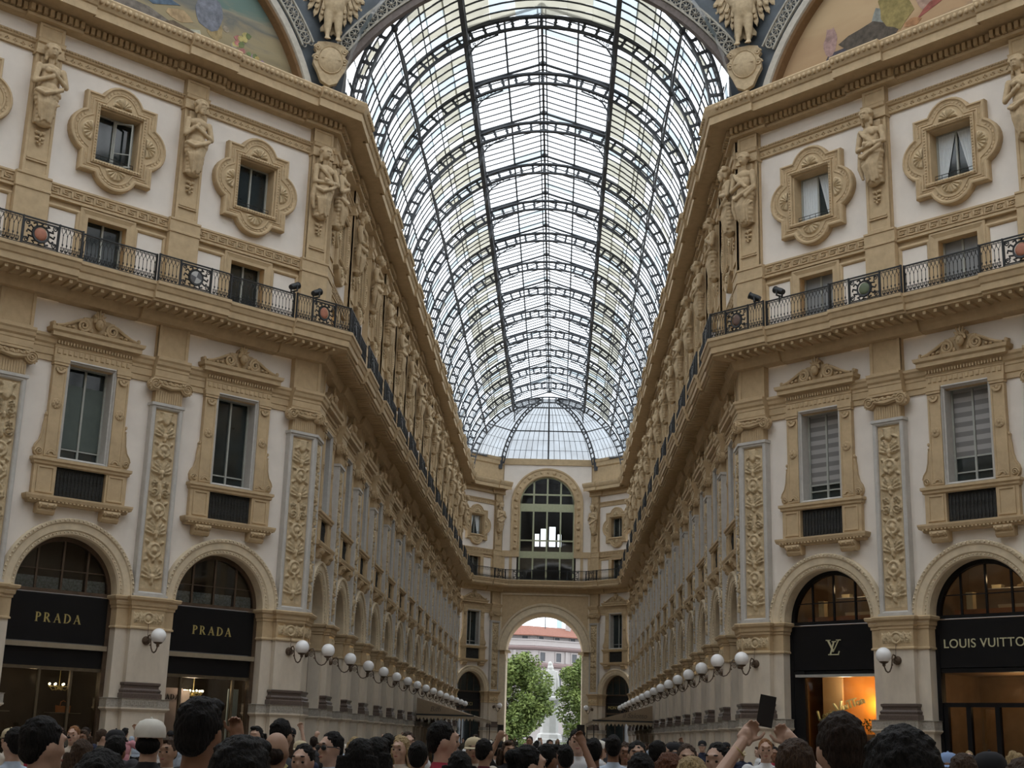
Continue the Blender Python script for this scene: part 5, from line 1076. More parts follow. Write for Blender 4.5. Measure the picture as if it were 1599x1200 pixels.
            stroke((.19, .46), (.0, .1), .06, .012); stroke((.01, .1), (-.2, .46), .03, .012); stroke((.27, .455), (.1, .455), .03, .012); stroke((-.1, .455), (-.27, .455), .03, .012)
            inst(('monogram', b.mesh('monogram', PALEG)), fa, Matrix.Translation((0, fy + .1, 4.45)))
            b = MB(); b.box(-1.62, 1.3, fy + .08, fy + .32, 3.78, 3.86); obj('awning_box', b, STEELB, o)
            b = MB(); b.box(1.1, 1.5, fy - .05, fy + .1, 0, 3.98); b.box(-1.5, 1.5, fy - .05, fy + .06, 3.86, 3.98); obj('door_frame', b, BLACK, o); b = MB(); b.box(-1.5, 1.1, fy - .01, fy, 0, 3.86); obj('shop_pane', b, SGLASS, o)
            b = MB(); b.box(-1.9, 1.15, fy - 1.5, fy - 1.42, 0, 3.9); obj('backdrop', b, ORANGE, o); b = MB(); b.box(.42, 1.14, fy - 1.0, fy - .92, 0, 3.9); obj('backdrop', b, mat('tan_backdrop', (.42, .30, .17), .8, .06, 1.5), o)
            PDL = mat('pale_display_letters', (.42, .46, .30), .5); ls = []; xx = 0
            for ch, sz, dz, sp in (('L', .62, .0, .30), ('o', .40, .03, .25), ('u', .40, .04, .24), ('i', .40, .05, .12), ('s', .40, .06, .22), ('V', .80, -.02, .46), ('u', .44, .12, .27), ('i', .44, .13, .13), ('T', .50, .13, .25), ('T', .50, .13, .25), ('o', .44, .13, .27), ('n', .46, .14, .26)):
                ls.append((text_mesh(ch, sz, .06, PDL, 'letter'), xx + sp / 2, dz)); xx += sp * .82
            d_ = empty('display_lettering'); d_.matrix_world = o.matrix_world @ TXM(.22, fy - .55, 2.7, .72, .26); tag(d_, 'large slanted display lettering against the orange shop backdrop', 'lettering')
            for lm_, lx, lz in ls: inst(('letter', lm_), d_, Matrix.Translation((lx - xx / 2, lz, 0)))
            q = MB(); rg = random.Random(3)
            for i in range(160): t = rg.random(); px, pz = -1.3 + .9 * t, 2.15 + rg.random() * .35; py = fy - .9 + rg.random() * .3; a = rg.random() * 6; q.add([(px, py, pz), (px + .09 * math.cos(a), py + .03, pz + .09 * math.sin(a)), (px + .05 * math.cos(a + .7), py - .03, pz + .05 * math.sin(a + .7))], [(0, 1, 2)])
            pl = empty('display_plant'); pl.matrix_world = o.matrix_world; lf = obj('foliage', q, mat('dark_green_leaf', (.05, .07, .03), .6), pl); lf['kind'] = 'stuff'; q = MB(); q.lathe([(.0, 0), (.25, 0), (.32, 2.1), (.3, 2.1), (.28, 2.05), (0, 2.0)], 12, cx=-.85, cy=fy - .8); obj('planter', q, BROWNW, pl, True); tag(pl, 'dark leafy display plant beside the orange lettering', 'plant')
            for px in (-.45, -.95):
                l_ = bpy.data.lights.new('display_spot', 'POINT'); l_.energy = 22; l_.color = (1, .6, .2); l_.shadow_soft_size = .06; lo = bpy.data.objects.new('display_spot', l_); C.objects.link(lo); lo.parent = o; lo.location = (px, fy - 1.15, 3.0)
            l_ = bpy.data.lights.new('display_lamp', 'POINT'); l_.energy = 40; l_.color = (1, .72, .42); l_.shadow_soft_size = .2; lo = bpy.data.objects.new('display_lamp', l_); C.objects.link(lo); lo.parent = o; lo.location = (0, fy - .5, 3.5)
        # upper showroom shelf with boxes and shoes
        W_ = o.matrix_world; sh = obj('display_shelf', MB().box(-1.45, 1.2, -.2, .2, 5.5, 5.68), SHELF); sh.matrix_world = W_ @ Matrix.Translation((0, fy - .5, 0)); tag(sh, 'terracotta display shelf in the %s arched upper window' % ('monogram' if k == 0 else 'lettered'), 'shelf')
        sh2 = obj('glass_shelf', MB().box(-1.3, .4, -.15, .15, 6.28, 6.3), STEELB); sh2.matrix_world = W_ @ Matrix.Translation((0, fy - .9, 0)); tag(sh2, 'upper steel shelf in the %s arched window' % ('monogram' if k == 0 else 'lettered'), 'shelf')
        CB = mat('cream_box', (.62, .52, .32), .7, .05, 3)
        for i, (bx_, bw, bz, bh) in enumerate(((-.9, .25, 5.68, .1), (-.35, .22, 5.68, .1), (.75, .1, 5.68, .5), (.1, .14, 6.3, .1))):
            q = obj('gift_box', MB().box(-bw, bw, -.1, .1, 0, bh).box(-bw - .01, bw + .01, -.11, .11, bh - .03, bh + .005), CB); q.matrix_world = W_ @ Matrix.Translation((bx_, fy - (.5 if bz < 6 else .9), bz)); tag(q, '%s cream box in the %s arched upper window' % (['widest low', 'shorter low', 'tall upright', 'small high'][i], 'monogram' if k == 0 else 'lettered'), 'box')
        for i, px in enumerate((-.95, -.6)):
            q = MB(); q.ball((0, 0, .05), (.13, .05, .05), 8); q.ball((-.07, 0, .09), (.06, .045, .07), 8); sh_o = obj('shoe', q, mat('tan_leather', (.35, .25, .12), .4), None, True); sh_o.matrix_world = W_ @ Matrix.Translation((px, fy - .9, 6.30)); tag(sh_o, '%s tan shoe on the upper shelf of the %s window' % (['left', 'right'][i], 'monogram' if k == 0 else 'lettered'), 'shoe')
        l_ = bpy.data.lights.new('shelf_lamp', 'POINT'); l_.energy = 9; l_.color = (1, .7, .4); l_.shadow_soft_size = .1; lo = bpy.data.objects.new('shelf_lamp', l_); C.objects.link(lo); lo.parent = o; lo.location = (-.2, fy - .22, 6.5)
shopfront(-1, 1, 'black shopfront with gilt serif sign, farther from the left corner'); shopfront(-1, 0, 'black shopfront with gilt serif sign, next to the left corner pier')
shopfront(1, 0, 'black shopfront with interlaced monogram and orange window display'); shopfront(1, 1, 'black shopfront with long pale sign lettering at the right edge')
# ------------------------------------------------------------------ curtains, blinds and shutters in the windows
def curtain(M, x0, x1, z0, z1, pinch, lb, thin=False):
    n = 26; m = 10; Z, T = np.meshgrid(np.linspace(z0, z1, m), np.linspace(0, 1, n), indexing='ij'); f = (Z - z0) / (z1 - z0)
    X = x0 + (x1 - x0) * T
    if pinch: X = x0 + (X - x0) * (1 - (1 - f) * .62)
    Y = -.535 + .012 * np.sin(T * 40); b = MB(); b.grid(X, Y, Z); b.grid(X, Y - .006, Z); o = obj('curtain', b, CURT, None, True); o.matrix_world = M; tag(o, lb, 'curtain', 'white window curtains'); return o
MR0 = TM(*fpos(1, 2.02), 0, FANG[1]); MR1 = TM(*fpos(1, 2.02 + BAY), 0, FANG[1]); ML1 = TM(*fpos(-1, 2.02 + BAY), 0, FANG[-1]); ML0 = TM(*fpos(-1, 2.02), 0, FANG[-1])
curtain(MR0, .62, .04, 18.84, 20.42, False, 'closed white curtain, left half of the first right quatrefoil window'); curtain(MR0, -.62, -.03, 18.84, 20.42, True, 'drawn aside white curtain, right half of the first right quatrefoil window')
curtain(MR1, .62, .03, 18.84, 20.42, True, 'sheer white curtain, left half of the second right quatrefoil window'); curtain(MR1, -.62, -.03, 18.84, 20.42, True, 'sheer white curtain, right half of the second right quatrefoil window')
ME = TM(*cpos(-1, 1.65), 0, FANG[-1], .98); curtain(ME, .6, .05, 18.84, 20.42, True, 'white curtain, right half of the far left end window'); curtain(ME, -.6, -.05, 18.84, 20.42, True, 'white curtain, left half of the far left end window')
def stripe_mat():
    m = bpy.data.materials.new('striped_blind'); m.use_nodes = True; n = m.node_tree.nodes; l = m.node_tree.links; t = n.new('ShaderNodeTexCoord'); wv = n.new('ShaderNodeTexWave'); wv.bands_direction = 'Z'; wv.inputs['Scale'].default_value = 1.05; wv.inputs['Distortion'].default_value = .3
    r = n.new('ShaderNodeValToRGB'); r.color_ramp.elements[0].position = .45; r.color_ramp.elements[1].position = .55; r.color_ramp.elements[0].color = (.17, .165, .16, 1); r.color_ramp.elements[1].color = (.33, .32, .31, 1)
    l.new(t.outputs['Object'], wv.inputs['Vector']); l.new(wv.outputs['Fac'], r.inputs['Fac']); l.new(r.outputs[0], n['Principled BSDF'].inputs['Base Color']); n['Principled BSDF'].inputs['Roughness'].default_value = .5; return m
STR = stripe_mat()
for M, nm, zz in ((MR0, 'nearer the right corner', 9.85), (MR1, 'at the right edge', 10.1)):
    b = MB()
    for sx in (-1, 1): b.box(min(sx * .04, sx * .62), max(sx * .04, sx * .62), -.57, -.555, zz, 12.1)
    o = obj('window_blind', b, STR); o.matrix_world = M; q = MB(); q.box(-.63, .63, -.575, -.54, zz - .05, zz); obj('bottom_bar', q, WFRAME, o); tag(o, 'grey striped blind in the tall window %s' % nm, 'blind', 'striped blinds')
for M, nm in ((MR0, 'nearer the right corner'), (MR1, 'at the right edge')):
    b = MB(); b.box(-.6, .6, -.575, -.553, 15.0, 16.9); o = obj('roller_blind', b, mat('grey_roller_blind', (.26, .27, .28), .7, .06, 3)); o.matrix_world = M; tag(o, 'plain grey roller blind in the attic window %s' % nm, 'blind', 'roller blinds')
b = MB(); b.box(-.62, -.04, -.575, -.555, 9.66, 11.6); b.box(.04, .62, -.575, -.555, 9.66, 11.6); o = obj('window_shutter', b, mat('grey_green_shutter', (.085, .105, .095), .5, .12, 2)); o.matrix_world = ML1; tag(o, 'grey green inner shutters in the far left tall window', 'shutter')
# open casement in the far left quatrefoil window
cs = empty('window_casement'); cs.matrix_world = ML1 @ Matrix.Translation((.0, -.5, 0)) @ Matrix.Rotation(-.5, 4, 'Z'); b = MB(); b.outline(rect(-.58, -.02, 18.86, 20.36), [(0, -.02), (0, .02), (.05, .02), (.05, -.02)]); b.box(-.56, -.04, -.01, .01, 19.3, 19.33); obj('frame', b, WFRAME, cs); tag(cs, 'pale open casement sash in the far left quatrefoil window', 'window sash')
# ------------------------------------------------------------------ cafe awnings
TAN = mat('tan_awning_cloth', (.30, .225, .15), .9, .08, 3); TAN2 = mat('pale_tan_valance', (.40, .32, .22), .9, .08, 3)
def awning(side, y0, y1, x1, txt, lb):
    o = empty('cafe_awning'); tag(o, lb, 'awning'); X0 = 7.1; zt, zb = 3.85, 2.85
    b = MB(); q = [(side * X0, y0, zt), (side * x1, y0 + .1, zb), (side * x1, y1, zb), (side * X0, y1, zt)]; b.add(q + [(a, c, d - .03) for a, c, d in q], [(0, 1, 2, 3), (4, 5, 6, 7), (0, 1, 5, 4), (1, 2, 6, 5), (2, 3, 7, 6)])
    b.add([(side * X0, y0, zt), (side * x1, y0, zb), (side * X0, y0, zb), (side * X0, y0 + .02, zt), (side * x1, y0 + .02, zb), (side * X0, y0 + .02, zb)], [(0, 1, 2), (3, 4, 5)]); obj('canopy', b, TAN, o)
    v = MB(); n = 16
    for i in range(n):
        xa, xb = X0 + (x1 - X0) * i / n, X0 + (x1 - X0) * (i + 1) / n; v.add([(side * xa, y0 - .02, zb - .12), (side * (xa + xb) / 2, y0 - .02, zb - .30), (side * xb, y0 - .02, zb - .12), (side * xb, y0 - .02, zb), (side * xa, y0 - .02, zb), ], [(0, 1, 2, 3, 4)])
    n = int((y1 - y0) / .25)
    for i in range(n): ya, yb = y0 + .25 * i, y0 + .25 * (i + 1); v.add([(side * x1, ya, zb - .12), (side * x1, (ya + yb) / 2, zb - .3), (side * x1, yb, zb - .12), (side * x1, yb, zb), (side * x1, ya, zb)], [(0, 1, 2, 3, 4)])
    obj('scalloped_valance', v, TAN2, o); f = MB(); f.box(min(side * X0, side * x1), max(side * X0, side * x1), y0 - .04, y0 + .02, zb - .02, zb + .07)
    for yy in (y0 + .3, y1 - .3): obj('post', MB().tube([(side * (x1 + .1), yy, 0), (side * (x1 + .1), yy, zb)], .04, 6), IRON, o)
    obj('frame', f, IRON, o); tm = text_mesh(txt, .42, .004, mat('awning_script', (.13, .10, .075), .8), 'lettering', .25)
    inst(('lettering', tm), o, Matrix.Translation((side * (X0 - 1.1), y0 - .03, zb + .22)) @ Matrix.Rotation(PI / 2, 4, 'X'))
awning(-1, 38, 60, 3.7, 'Biffi', 'tan cafe awning with scalloped valance in the left arcade'); awning(1, 42, 62, 3.4, 'il Salotto', 'tan cafe awning with scalloped valance in the right arcade')
# gilt shop names over the two far corner shops
for side, tx in ((-1, 'GUCCI'), (1, 'MONTBLANC')):
    b = MB(); b.tbox(-1.46, 1.46, -.63, -.6, 3.95, 4.75, .02); o = obj('shop_sign', b, BLACK); o.matrix_world = TM(*cpos(side, 1.65), 0, FANG[side]); inst(('lettering', text_mesh(tx, .38, .01, GILT, 'lettering', 0, 1.1)), o, TXM(0, -.59, 4.25)); tag(o, 'black shop sign with small gilt letters, far end %s' % ('left' if side < 0 else 'right'), 'sign')
# ------------------------------------------------------------------ the square beyond the archway
cd.clip_end = 6000
g = MB(); g.box(-160, 160, 82, 420, -.25, -.02); obj('floor_square', g, mat('grey_square_paving', (.13, .13, .125), .8, .12, .5), kind='structure')
LEAF = mat('bright_green_leaves', (.06, .10, .025), .6, .35, 1.1, 0, .3, col2=(.22, .28, .08), detail=8); BARK = mat('brown_bark', (.09, .065, .045), .9, .3, 6, .5)
def tree(loc, cr, cz, n, seed, lb):
    o = empty('tree', loc); rg = random.Random(seed); t = MB(); t.tube([(0, 0, 0), (.05, 0, 1.2), (0, .1, 2.6), (.1, 0, cz)], [.3, .24, .2, .1], 8)
    cl = []
    for i in range(60):
        a, el, rr = rg.random() * 2 * PI, rg.uniform(-.95, 1.25), rg.uniform(.45, 1.); c = Vector((cr[0] * rr * math.cos(a) * math.cos(el), cr[1] * rr * math.sin(a) * math.cos(el), cz + cr[2] * rr * math.sin(el))); cl.append((c, rg.uniform(.9, 1.6)))
        if i < 14: t.tube([(0, 0, 1.6 + .08 * i), tuple(c * .5 + Vector((0, 0, cz * .35))), tuple(c)], [.09, .06, .02], 5)
    obj('trunk', t, BARK, o, True); f = MB()
    for i in range(n):
        c, r = rg.choice(cl); d = Vector((rg.gauss(0, 1), rg.gauss(0, 1), rg.gauss(0, 1))).normalized() * r * rg.random() ** .35; p = c + d; u_ = Vector((rg.gauss(0, 1), rg.gauss(0, 1), rg.gauss(0, .5))).normalized(); v_ = u_.cross(Vector((rg.gauss(0, 1), rg.gauss(0, 1), rg.gauss(0, 1)))).normalized(); L = rg.uniform(.16, .3)
        f.add([tuple(p - u_ * L), tuple(p + v_ * L * .45), tuple(p + u_ * L), tuple(p - v_ * L * .45)], [(0, 1, 2, 3)])
    fo = obj('foliage', f.mesh('foliage', LEAF, fix=False), None, o); fo['kind'] = 'stuff'; tag(o, lb, 'tree', 'trees in the square')
tree((-4.2, 110, 0), (5.3, 4.2, 5.4), 5.0, 26000, 3, 'big leafy green tree left of the white monument'); tree((5.9, 122, 0), (4.4, 3.8, 5.9), 5.9, 20000, 8, 'leafy green tree right of the white monument')
tree((-12.5, 118, 0), (4.5, 4, 4.2), 6.0, 5000, 12, 'leafy green tree partly hidden behind the left archway pier'); tree((15, 128, 0), (4.2, 3.6, 4.4), 6.0, 4000, 15, 'leafy green tree partly hidden behind the right archway pier')
MARB = mat('white_marble', (.43, .43, .42), .6, .06, 2)
# monument: draped standing figure on a tall pedestal, smaller statue in front
mo = empty('monument', (.3, 130, 0)); b = MB()
for i in range(8): z, rx = 6.9 + .38 * i, .95 - .075 * i; b.ball((.05 * math.sin(i), 0, z + .3), (rx, .62 - .03 * i, .42), 12)
b.ball((.05, 0, 9.6), (.72, .5, .65), 12); b.ball((.0, -.1, 10.35), (.42, .38, .4), 12); b.ball((-.05, -.12, 10.85), (.26, .3, .34), 12); b.ball((-.02, .05, 10.7), (.34, .3, .4), 10)
b.tube([(.62, 0, 10.0), (.8, .05, 8.8), (.85, .1, 7.1)], [.3, .36, .4], 10); b.tube([(-.55, 0, 9.9), (-.75, -.1, 9.1), (-.6, -.3, 8.6)], [.24, .24, .2], 8)
for i in range(6): b.tube([(-.5 + .2 * i, -.35, 10.1), (-.6 + .26 * i, -.55, 8.6), (-.8 + .3 * i, -.6, 7.0)], .1, 6)
inst(('draped_figure', remesh(b, .06, 2, 'draped_figure', MARB)), mo)
p = MB(); p.lathe([(0, 0), (1.9, 0), (1.9, .5), (1.8, .6), (1.75, 1.6), (1.6, 1.7), (1.5, 2.2), (1.15, 2.4), (1.1, 5.8), (1.3, 6.0), (1.55, 6.4), (1.55, 6.7), (1.2, 6.9), (0, 6.9)], 8); obj('pedestal', p, MARB, mo); tag(mo, 'white marble monument of a cloaked figure on a tall pedestal', 'monument')
st = empty('small_statue', (2.28, 126.6, 0)); b = MB(); b.ball((0, 0, 4.98), (.15, .17, .2), 10); cap(b, (0, 0, 4.5), (0, 0, 4.85), .1, .08); b.ball((0, 0, 4.4), (.3, .2, .28), 10); b.ball((0, 0, 3.95), (.24, .19, .3), 10)
for sg in (-1, 1): cap(b, (sg * .12, 0, 3.8), (sg * .15, -.05, 3.0), .16, .11); cap(b, (sg * .15, -.05, 3.0), (sg * .17, .02, 2.3), .1, .07); cap(b, (sg * .3, 0, 4.5), (sg * .42, -.1, 4.05), .1, .08); cap(b, (sg * .42, -.1, 4.05), (sg * .15, -.28, 3.85), .075, .06)
b.tube([(.3, .05, 4.4), (.2, .12, 3.6), (.26, .1, 2.4)], [.1, .16, .2], 8); inst(('figure', remesh(b, .035, 2, 'figure', MARB)), st); p = MB(); p.box(-.5, .5, -.5, .5, 0, .3); p.box(-.38, .38, -.38, .38, .3, 2.05); p.box(-.46, .46, -.46, .46, 2.05, 2.25); obj('plinth', p, MARB, st); tag(st, 'small white marble statue standing right of the monument pedestal', 'statue')
# pale palazzo with red tiled roof
WHT = mat('pale_pink_white_wall', (.36, .33, .325), .85, .04, .6); PINK = mat('dusty_pink_cornice', (.27, .20, .195), .8, .05, 1); TILE = mat('terracotta_tiles', (.20, .085, .06), .85, .3, 3, .4, stretch=(4, 1, 1)); DW = mat('dark_grey_window', (.085, .09, .10), .5, .1, 2)  # palazzo window panes are one even dark grey
bd = empty('palazzo', (-3, 200, 0)); tag(bd, 'pale palazzo with red tiled roof behind the trees', 'building')
fp = [Vector((-45, 0)), Vector((0, 0)), Vector((40, 28))]
def strip(nm, prof, m): b = MB(); b.sweep(prof, fp, 1); return obj(nm, b, m, bd)
strip('wall', [(0, 0), (0, 17.1), (-.6, 17.1), (-.6, 19.6), (-20, 19.6)], WHT); strip('lower_cornice', [(0, 13.9), (.35, 14.1), (.5, 14.5), (.5, 14.7), (0, 14.8)], PINK); strip('upper_cornice', [(0, 16.9), (.5, 17.1), (.7, 17.4), (.7, 17.6), (0, 17.7)], PINK)
strip('balustrade', [(.35, 17.7), (.35, 17.85), (.25, 17.9), (.25, 18.6), (.38, 18.65), (.38, 18.85), (.1, 18.85), (.1, 17.7)], WHT)
rf = strip('roof', [(.5, 19.45), (.5, 19.6), (-5, 21.6), (-9, 21.6)], TILE)
for seg in (0, 1):
    a, c = fp[seg], fp[seg + 1]; d = (c - a).normalized(); nn = Vector((d.y, -d.x)); L = (c - a).length; an = math.atan2(d.y, d.x); n = int(L / 3.4)
    for i in range(n):
        q = a + d * (L * (i + .5) / n)
        if abs(q.x) > 14: continue
        M = TM(q.x, q.y, 0, an)
        for z0, z1, w_ in ((15.05, 16.6, .55), (10.6, 13.0, .6), (18.95, 19.4, .5)):
            y_ = 0 if z0 < 18 else .6
            f = MB(); f.outline(rect(-w_ - .2, w_ + .2, z0 - .2, z1 + .2), [(0, y_ - .02), (0, y_ - .14), (.2, y_ - .14), (.2, y_ + .1)]); fo = obj('window', f, WHT, bd, M=M); k = MB(); k.box(-w_, w_, y_ - .04, y_ + .06, z0, z1); obj('pane', k, DW, fo)
        if i % 2: k = MB(); k.box(1.45, 1.95, -.25, 0, 14.8, 16.9); obj('wall_pilaster', k, WHT, bd, M=M)
for i, (x, y) in enumerate(((-8, 5), (6, 9))): k = MB(); k.box(x - .5, x + .5, y - .5, y + .5, 20.5, 23); k.box(x - .6, x + .6, y - .6, y + .6, 23, 23.2); obj('chimney', k, WHT, rf)
an_ = MB(); an_.tube([(-1.2, 206, 21), (-1.2, 206, 28)], .09, 5); an_.tube([(-1.7, 206, 26.4), (-.6, 206, 26.4)], .05, 4); an_.tube([(-1.5, 206, 25.6), (-.8, 206, 25.6)], .05, 4); tag(obj('antenna', an_, STEEL), 'thin dark antenna mast on the palazzo roof', 'antenna')
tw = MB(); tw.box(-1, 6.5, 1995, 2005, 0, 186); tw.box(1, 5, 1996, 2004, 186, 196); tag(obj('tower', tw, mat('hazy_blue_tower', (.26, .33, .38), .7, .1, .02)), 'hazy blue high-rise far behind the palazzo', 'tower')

HDG = mat('dark_green_hedge', (.03, .05, .018), .8, .4, 3)
for i, (x0, x1, y) in enumerate(((-9, -.6, 104), (1.4, 9, 108))):
    o = empty('hedge'); rg = random.Random(i); f = MB(); t = MB(); t.box(x0 + .1, x1 - .1, y - .35, y + .35, -.02, 1.1); obj('core', t, HDG, o)
    for k in range(2600): p = Vector((rg.uniform(x0, x1), y + rg.uniform(-.5, .5), rg.uniform(0, 1.35))); a = rg.random() * 6; f.add([tuple(p), tuple(p + Vector((.12 * math.cos(a), -.05, .12 * math.sin(a)))), tuple(p + Vector((.07 * math.cos(a + .8), .04, .07 * math.sin(a + .8))))], [(0, 1, 2)])
    fo = obj('leaves', f.mesh('leaves', LEAF, fix=False), None, o); fo['kind'] = 'stuff'; tag(o, 'low clipped hedge at the foot of the %s' % ('left tree beyond the archway' if i == 0 else 'right tree beyond the archway'), 'hedge', 'hedges in the square')
# ------------------------------------------------------------------ people
SKIN = [mat('skin_light', (.47, .31, .235), .55, .06, 8), mat('skin_tan', (.36, .225, .155), .55, .06, 8), mat('skin_brown', (.22, .115, .07), .55, .06, 8)]
def hairm(n, c): return mat('hair_' + n, c, .62, .5, 130, .8, .18, stretch=(1, 1, .18))
HAIR = {n: hairm(n, c) for n, c in dict(black=(.008, .007, .0065), darkbrown=(.022, .014, .010), brown=(.055, .034, .022), auburn=(.10, .04, .02), blonde=(.34, .25, .13), ginger=(.24, .11, .045), beige=(.45, .38, .25), white=(.62, .60, .54), blue=(.18, .27, .45)).items()}
CL = {n: mat('cloth_' + n, c, .85, .1, 14, .1) for n, c in dict(black=(.014, .014, .016), charcoal=(.04, .04, .045), navy=(.02, .025, .05), white=(.60, .61, .63), whitepolo=(.55, .57, .62), cream=(.50, .45, .38), paleblue=(.38, .45, .55), skyblue=(.25, .42, .60), olive=(.07, .065, .05), maroon=(.10, .02, .03), crimson=(.33, .035, .06), pink=(.50, .24, .28), jeans=(.05, .07, .12), tan=(.30, .24, .17)).items()}
def limb(b, pts, rs): 
    for i in range(len(pts) - 1): cap(b, pts[i], pts[i + 1], rs[i], rs[i + 1])
def hand(b, w_, d, up_, sg, curl=.6, r=.0095):
    w_, d, up_ = Vector(w_), Vector(d).normalized(), Vector(up_); up_ = (up_ - d * up_.dot(d)).normalized(); s_ = d.cross(up_)
    for i in range(4):
        a = w_ + s_ * (-.03 + .02 * i) ; k = a + d * (.085 - .006 * abs(i - 1.4)); cap(b, a * 1, k, .016, .014, 6); L = (.036, .042, .040, .031)[i]
        m_ = k + (d * math.cos(curl) + up_ * math.sin(curl)) * L; e = m_ + (d * math.cos(curl * 2.1) + up_ * math.sin(curl * 2.1)) * L * .85; cap(b, k, m_, r, r * .95, 6); cap(b, m_, e, r * .95, r * .8, 6)
    t0 = w_ + s_ * (-.032 * sg) + d * .03; t1 = t0 + (s_ * -sg * .03 + d * .035 + up_ * .02); t2 = t1 + (d * .03 + up_ * .015); cap(b, t0, t1, .014, .011, 6); cap(b, t1, t2, .011, .009, 6)
POSE = {'A': (((-.20, 0, 1.405), (-.245, -.03, 1.12), (-.235, .05, .88)), ((.20, 0, 1.405), (.245, -.03, 1.12), (.235, .05, .88))),
        'B': (((-.20, 0, 1.405), (-.23, .12, 1.17), (-.07, .30, 1.44)), ((.20, 0, 1.405), (.23, .12, 1.17), (.07, .30, 1.44))),
        'C': (((-.20, 0, 1.405), (-.245, -.03, 1.12), (-.235, .05, .88)), ((.20, 0, 1.41), (.30, .14, 1.52), (.22, .26, 1.76))),
        'D': (((-.20, 0, 1.405), (-.245, -.03, 1.12), (-.235, .05, .88)), ((.20, 0, 1.405), (.30, .06, 1.3), (.2, .14, 1.73))),
        'F': (((-.20, 0, 1.405), (-.245, -.03, 1.12), (-.235, .05, .88)), ((.20, 0, 1.405), (.26, .08, 1.16), (.16, .24, 1.38))),
        'G': (((-.19, 0, 1.40), (-.33, .17, 1.62), (-.125, .34, 1.88)), ((.19, 0, 1.40), (.34, .17, 1.62), (.14, .34, 1.87)))}
def person_meshes(pose, voxel):
    A = POSE[pose]; b = MB()
    b.ball((0, .0, 1.635), (.076, .096, .105), 16); b.ball((0, .022, 1.565), (.058, .072, .062), 12); b.ball((0, .1, 1.612), (.013, .02, .024), 6); b.ball((0, .098, 1.665), (.05, .016, .012), 8); b.ball((0, .088, 1.568), (.026, .012, .008), 6); b.ball((0, .085, 1.535), (.025, .02, .018), 6)
    for sg in (-1, 1): b.ball((sg * .079, -.008, 1.615), (.012, .022, .034), 6); b.ball((sg * .045, .068, 1.605), (.022, .02, .02), 6)
    cap(b, (0, -.012, 1.42), (0, -.002, 1.54), .062, .055, 12)
    b.ball((0, -.005, 1.39), (.19, .085, .075), 14); b.ball((0, 0, 1.26), (.165, .11, .18), 14); b.ball((0, .01, 1.08), (.14, .1, .16), 12); b.ball((0, 0, .94), (.165, .115, .13), 12)
    for i, sg in enumerate((-1, 1)):
        limb(b, [(sg * .09, 0, .92), (sg * .095, .015, .49), (sg * .095, -.015, .09)], [.095, .058, .042]); cap(b, (sg * .095, -.03, .05), (sg * .1, .13, .035), .042, .034)
        limb(b, A[i], [.056, .044, .03]); w_, e = Vector(A[i][2]), Vector(A[i][1]); d = (w_ - e).normalized(); 
        b.ball(w_ + d * .045, (.034, .03, .045), 8); hand(b, w_ + d * .01, d, (0, -.3, 0) if A[i][2][2] > 1.3 else (-sg, .3, 0), sg, .9 if A[i][2][2] > 1.3 else .45)
    body = remesh(b, voxel, 3 if voxel > .008 else 2, 'body', SKIN[0])
    s_ = MB(); s_.ball((0, -.005, 1.395), (.208, .1, .078), 14); s_.ball((0, 0, 1.26), (.185, .13, .19), 14); s_.ball((0, .01, 1.08), (.165, .122, .18), 12); s_.ball((0, 0, .95), (.18, .13, .1), 12); cap(s_, (0, -.012, 1.43), (0, -.008, 1.455), .075, .072, 12)
    for i, sg in enumerate((-1, 1)): a0, a1 = Vector(A[i][0]), Vector(A[i][1]); limb(s_, [a0, a0.lerp(a1, .75)], [.075, .066])
    shirt = remesh(s_, max(voxel, .012), 3, 'shirt', CL['white'])
    t = MB(); t.ball((0, 0, .94), (.18, .128, .1), 12)
    for sg in (-1, 1): limb(t, [(sg * .092, 0, .9), (sg * .097, .012, .49), (sg * .097, -.012, .1)], [.108, .078, .066])
    pants = remesh(t, .018, 3, 'trousers', CL['jeans']); s2_ = MB()
    for sg in (-1, 1): cap(s2_, (sg * .095, -.04, .045), (sg * .1, .15, .04), .05, .042)
    shoes = remesh(s2_, .014, 2, 'shoes', CL['black']); return body, shirt, pants, shoes
def hair_noise(amp, f):
    def fn(co): 
        return amp * (np.sin(co[:, 0] * f + 3 * np.sin(co[:, 2] * f * .4)) * .5 + np.sin(co[:, 1] * f * 1.3 + co[:, 2] * f * .6) * .5 + .6 * np.sin(co[:, 0] * f * 2.7 + co[:, 1] * f * 2.1))
    return fn
